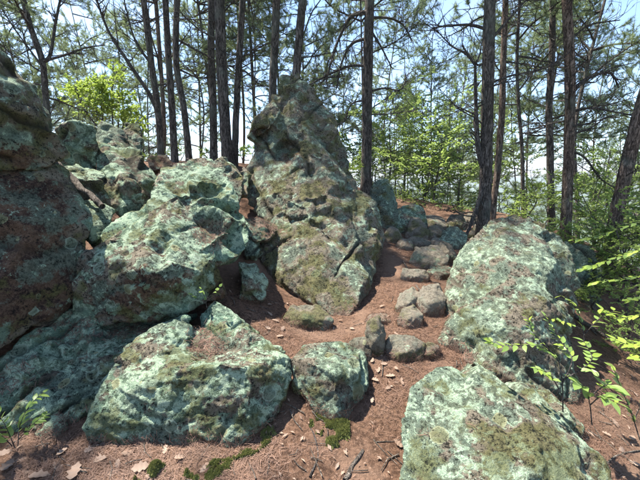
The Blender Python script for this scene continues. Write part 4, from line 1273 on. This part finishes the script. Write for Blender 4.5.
def put_leaf(px, py, size, label, group):
    g = G(px, py)
    n = Vector(ground_normals(np.array([g[0]]), np.array([g[1]]))[0]) + Vector((rl.normal(0, .22), rl.normal(0, .22), 0))
    q = n.to_track_quat('Z', 'Y').to_matrix().to_4x4()
    o = bpy.data.objects.new("fallen_leaf", OAK[rl.integers(len(OAK))]); COL.objects.link(o)
    o.matrix_world = Matrix.Translation(Vector(g) + Vector((0, 0, .018))) @ q @ Matrix.Rotation(rl.uniform(0, 6.28), 4, 'Z') @ Matrix.Scale(size, 4)
    tag(o, label, "leaf", group)
for px, py, sz in [(75, 474, .11), (58, 470, .08), (100, 462, .08), (128, 455, .07), (140, 470, .09), (22, 462, .07), (8, 468, .09), (40, 478, .10), (112, 476, .07), (165, 452, .06), (90, 452, .06),
                   (150, 478, .08), (30, 474, .08), (180, 460, .06), (62, 455, .06), (118, 466, .05), (205, 470, .07), (5, 455, .07)]:
    put_leaf(px, py, sz, "dry tan oak leaf on the dark litter before the broad lichen boulder", "dry leaves before the broad boulder")
for px, py, sz in [(378, 372, .07), (384, 366, .06), (390, 378, .07), (396, 370, .05), (375, 382, .06), (388, 390, .05), (402, 385, .05), (372, 362, .06), (392, 352, .05), (380, 356, .05), (398, 446, .06),
                   (372, 402, .05)]:
    put_leaf(px, py, sz, "dry pale leaf on the trail beside the wedge shaped boulder", "dry leaves beside the wedge boulder")
for px, py, sz in [(276, 322, .07), (283, 330, .06), (270, 315, .07), (280, 338, .06), (268, 330, .05), (340, 322, .05), (352, 330, .05), (382, 308, .06), (388, 318, .05), (396, 336, .05), (270, 306, .06)]:
    put_leaf(px, py, sz, "dry pale leaf near the long flat mossy stone", "dry leaves near the flat mossy stone")
for px, py, sz in [(622, 452, .07), (632, 440, .07), (615, 425, .06), (636, 466, .08), (606, 436, .06), (628, 412, .06), (634, 395, .07), (612, 372, .07), (630, 376, .06)]:
    put_leaf(px, py, sz, "dry brown leaf on the needle slope beyond the big pale boulder", "dry leaves on the needle slope")
# the countless small leaf bits
Pl = ground_points(1500, rl)
keep = fbm(Pl * np.array([1.6, 1.6, 0]), 2, 91) + rl.uniform(-.5, .5, len(Pl)) > .1
Pl = Pl[keep]
Nl = ground_normals(Pl[:, 0], Pl[:, 1]) + rl.normal(0, .25, (len(Pl), 3))
Nl /= np.linalg.norm(Nl, axis=1)[:, None]
r = rl.normal(0, 1, Nl.shape); r -= Nl * (r * Nl).sum(1)[:, None]; r /= np.linalg.norm(r, axis=1)[:, None]
s2 = np.cross(Nl, r)
L = rl.uniform(.008, .024, len(Pl))[:, None]; wd = L * rl.uniform(.25, .5, len(Pl))[:, None]
Pl = Pl + Nl * .01
Vl = np.stack([Pl - r * L, Pl - s2 * wd + Nl * L * .15, Pl + r * L, Pl + s2 * wd + Nl * L * .2], 1).reshape(-1, 3)
Fl = np.concatenate([np.arange(len(Pl))[:, None] * 4 + np.array(t)[None] for t in ((0, 1, 2), (0, 2, 3))])
o = link("leaf_litter", new_mesh("leaf_litter", Vl, Fl, M_DRYLEAF))
tag(o, "crumbled bits of dry leaf scattered through the pine needles", "leaf litter", kind="stuff")

# ------------------------------------------------------------------ sticks and the log
def stick(label, pix, r0, r1, mat=M_GREYWOOD, name="stick", cat="stick", lift=.0, forks=0, seed=0, world=None):
    rng = np.random.default_rng(seed + 7000)
    if world is None:
        Q = np.array([G(*q) for q in pix]); Q[:, 2] += r0 * .7 + lift
    else:
        Q = np.array([W(*q) for q in world])
    Q = spline(Q, 8 * len(Q))
    Q = Q + np.stack([fbm(Q * 9, 2, seed + 3 + k) for k in range(3)], 1) * r0 * .9
    base = Q[0].copy()
    root = link(name, None, None, base) if forks else None
    T = Tubes(); T.add(Q - base, np.linspace(r0, r1, len(Q)), 9, .12, seed)
    v = T
    if root is None:
        o = link(name, T.mesh(name, mat), None, base); tag(o, label, cat); return o
    link("stem", T.mesh("stem", mat), root); tag(root, label, cat)
    for k in range(forks):
        p, d = along(Q, rng.uniform(.2, .8))
        q = wiggle(p, norm(d + rng.normal(0, .5, 3) * np.array([1, 1, .1])), rng.uniform(.12, .25), 6, rng, .4)
        q[:, 2] = np.maximum(q[:, 2], ground_z(q[:, 0], q[:, 1]) + .004)
        T = Tubes(); T.add(q - base, np.linspace(r1 * .9, r1 * .4, len(q)), 6, .2, seed)
        link("twig", T.mesh("twig", mat), root)
stick("weathered pinkish grey log lying across the crevice beside the purple brown slab", None, .034, .026, world=[(55, 163, 3.30), (70, 178, 3.22), (88, 194, 3.12), (104, 207, 3.05)],
      name="log", cat="log", seed=1)
stick("thick grey broken stick by the edge of the big pale boulder", [(345, 482), (354, 466), (363, 452)], .014, .010, seed=2)
stick("thin forked twig slanting over the needles below the wedge shaped boulder", [(362, 432), (378, 446), (396, 462), (412, 474)], .006, .003, forks=3, seed=3)
stick("short dark twig between the broad boulder and the wedge shaped boulder", [(310, 478), (318, 458), (314, 436), (305, 420)], .006, .004, seed=4, mat=M_TWIG)
stick("slim bare twig lying across the embedded pair of stones", [(416, 290), (424, 302), (432, 318)], .008, .005, seed=5, lift=.05)
stick("long thin twig among the dry leaves before the broad boulder", [(85, 472), (105, 462), (130, 460), (150, 452)], .004, .002, seed=6)
stick("weathered fallen branch on the needle bank below the rugged cracked boulder", [(552, 300), (580, 322), (615, 345)], .03, .018, forks=2, seed=7)
stick("grey twig on the trail below the broad flat stone", [(403, 262), (415, 278), (440, 284)], .010, .006, seed=8)
stick("thin twig lying on the slope by the broad leaved shrub", [(600, 470), (620, 455), (650, 450)], .006, .003, seed=9)

# ------------------------------------------------------------------ moss
def moss_patch(label, outline, seed, h=.02, n=2600):
    rng = np.random.default_rng(seed + 8000)
    c = np.array(outline, float); cen = c.mean(0)
    P = []
    while len(P) < n:
        k = rng.integers(len(c)); a, b2 = c[k], c[(k + 1) % len(c)]
        u, v = rng.uniform(0, 1) ** .5, rng.uniform(0, 1)
        P.append(cen + u * ((a + (b2 - a) * v) - cen))
    P = np.array(P)
    dsx = np.linspace(0, 1, 8)
    g0 = np.array([G(x, y) for x, y in c]); gc = G(*cen)
    # bilinear-ish: map pixels to ground through an affine fit of the outline
    A = np.c_[np.r_[c, [cen]], np.ones(len(c) + 1)]
    sol, *_ = np.linalg.lstsq(A, np.r_[g0, [gc]], rcond=None)
    X = np.c_[P, np.ones(len(P))] @ sol
    z = ground_z(X[:, 0], X[:, 1])
    cl = np.clip(fbm(np.c_[X[:, :2] * 16, 0 * z], 4, seed) * 1.5 + .10 - .30 * np.linalg.norm((P - cen) / np.ptp(c, axis=0), axis=1), 0, 1)
    keep = (cl > .05) & (rng.uniform(0, 1, len(cl)) < cl * 2.2)
    X, z, cl = X[keep], z[keep], cl[keep]
    base = np.array([X[:, 0].mean(), X[:, 1].mean(), z.mean()])
    B = np.c_[X[:, :2], z + h * cl ** .6]
    m = len(B)
    d = rng.normal(0, .45, (m, 3)); d[:, 2] = 1; d /= np.linalg.norm(d, axis=1)[:, None]
    s = np.cross(d, rng.normal(0, 1, (m, 3))); s /= np.linalg.norm(s, axis=1)[:, None]
    L = rng.uniform(.008, .018, m)[:, None]
    V = np.stack([B - d * L * .8 - s * .006, B - d * L * .8 + s * .006, B + d * L], 1)
    V2 = np.stack([B - d * L - np.cross(s, d) * .006, B - d * L + np.cross(s, d) * .006, B + d * L * .9], 1)
    V = np.concatenate([V, V2]).reshape(-1, 3) - base
    o = link("moss_patch", new_mesh("moss_patch", V, np.arange(len(V)).reshape(-1, 3), M_MOSS, smooth=False), None, base)
    tag(o, label, "moss", kind="stuff")
moss_patch("soft green moss beneath the wedge shaped boulder", [(312, 412), (330, 425), (350, 424), (348, 444), (325, 452), (308, 434)], 1, n=4200)
moss_patch("green moss strip at the right foot of the broad lichen boulder", [(228, 462), (240, 448), (268, 430), (278, 420), (276, 440), (252, 458)], 2, n=3600)
moss_patch("bright cushion moss among the dead leaves", [(118, 484), (130, 470), (155, 467), (185, 470), (200, 484)], 3, .05, n=5200)
moss_patch("small moss tuft between the stick and the big pale boulder", [(196, 478), (215, 464), (232, 462), (228, 474), (212, 484)], 4, n=2600)

# ------------------------------------------------------------------ air
def haze():
    x0, x1, y0, y1, z0, z1 = -3400, 3400, -3400, 3400, -90, 95
    V = [(x, y, z) for z in (z0, z1) for y in (y0, y1) for x in (x0, x1)]
    F = [(0, 2, 3, 1), (4, 5, 7, 6), (0, 1, 5, 4), (2, 6, 7, 3), (0, 4, 6, 2), (1, 3, 7, 5)]
    m = bpy.data.materials.new("haze_air"); m.use_nodes = True
    t = m.node_tree; t.nodes.remove(t.nodes["Principled BSDF"])
    v = t.nodes.new("ShaderNodeVolumePrincipled")
    v.inputs["Color"].default_value = (.82, .88, .95, 1)
    v.inputs["Density"].default_value = .0004
    v.inputs["Anisotropy"].default_value = .2
    t.links.new(v.outputs[0], t.nodes["Material Output"].inputs["Volume"])
    o = link("haze", new_mesh("haze", V, F, m, smooth=False))
    tag(o, kind="stuff")
haze()

# short broken twigs lost in the needles
Pt = ground_points(420, rl, 6.0)
T = Tubes()
for p in Pt:
    a = rl.uniform(0, 6.283); l = rl.uniform(.04, .16)
    q = np.array([p + [math.cos(a) * l * t, math.sin(a) * l * t, 0] for t in (-.5, 0, .5)]) + rl.normal(0, .006, (3, 3))
    q[:, 2] = ground_z(q[:, 0], q[:, 1]) + .010
    T.add(q, np.array([1, .9, .6]) * rl.uniform(.0018, .0042), 5)
o = link("twig_litter", T.mesh("twig_litter", M_GREYWOOD))
tag(o, "short broken grey twigs strewn among the pine needles", "twigs", kind="stuff")
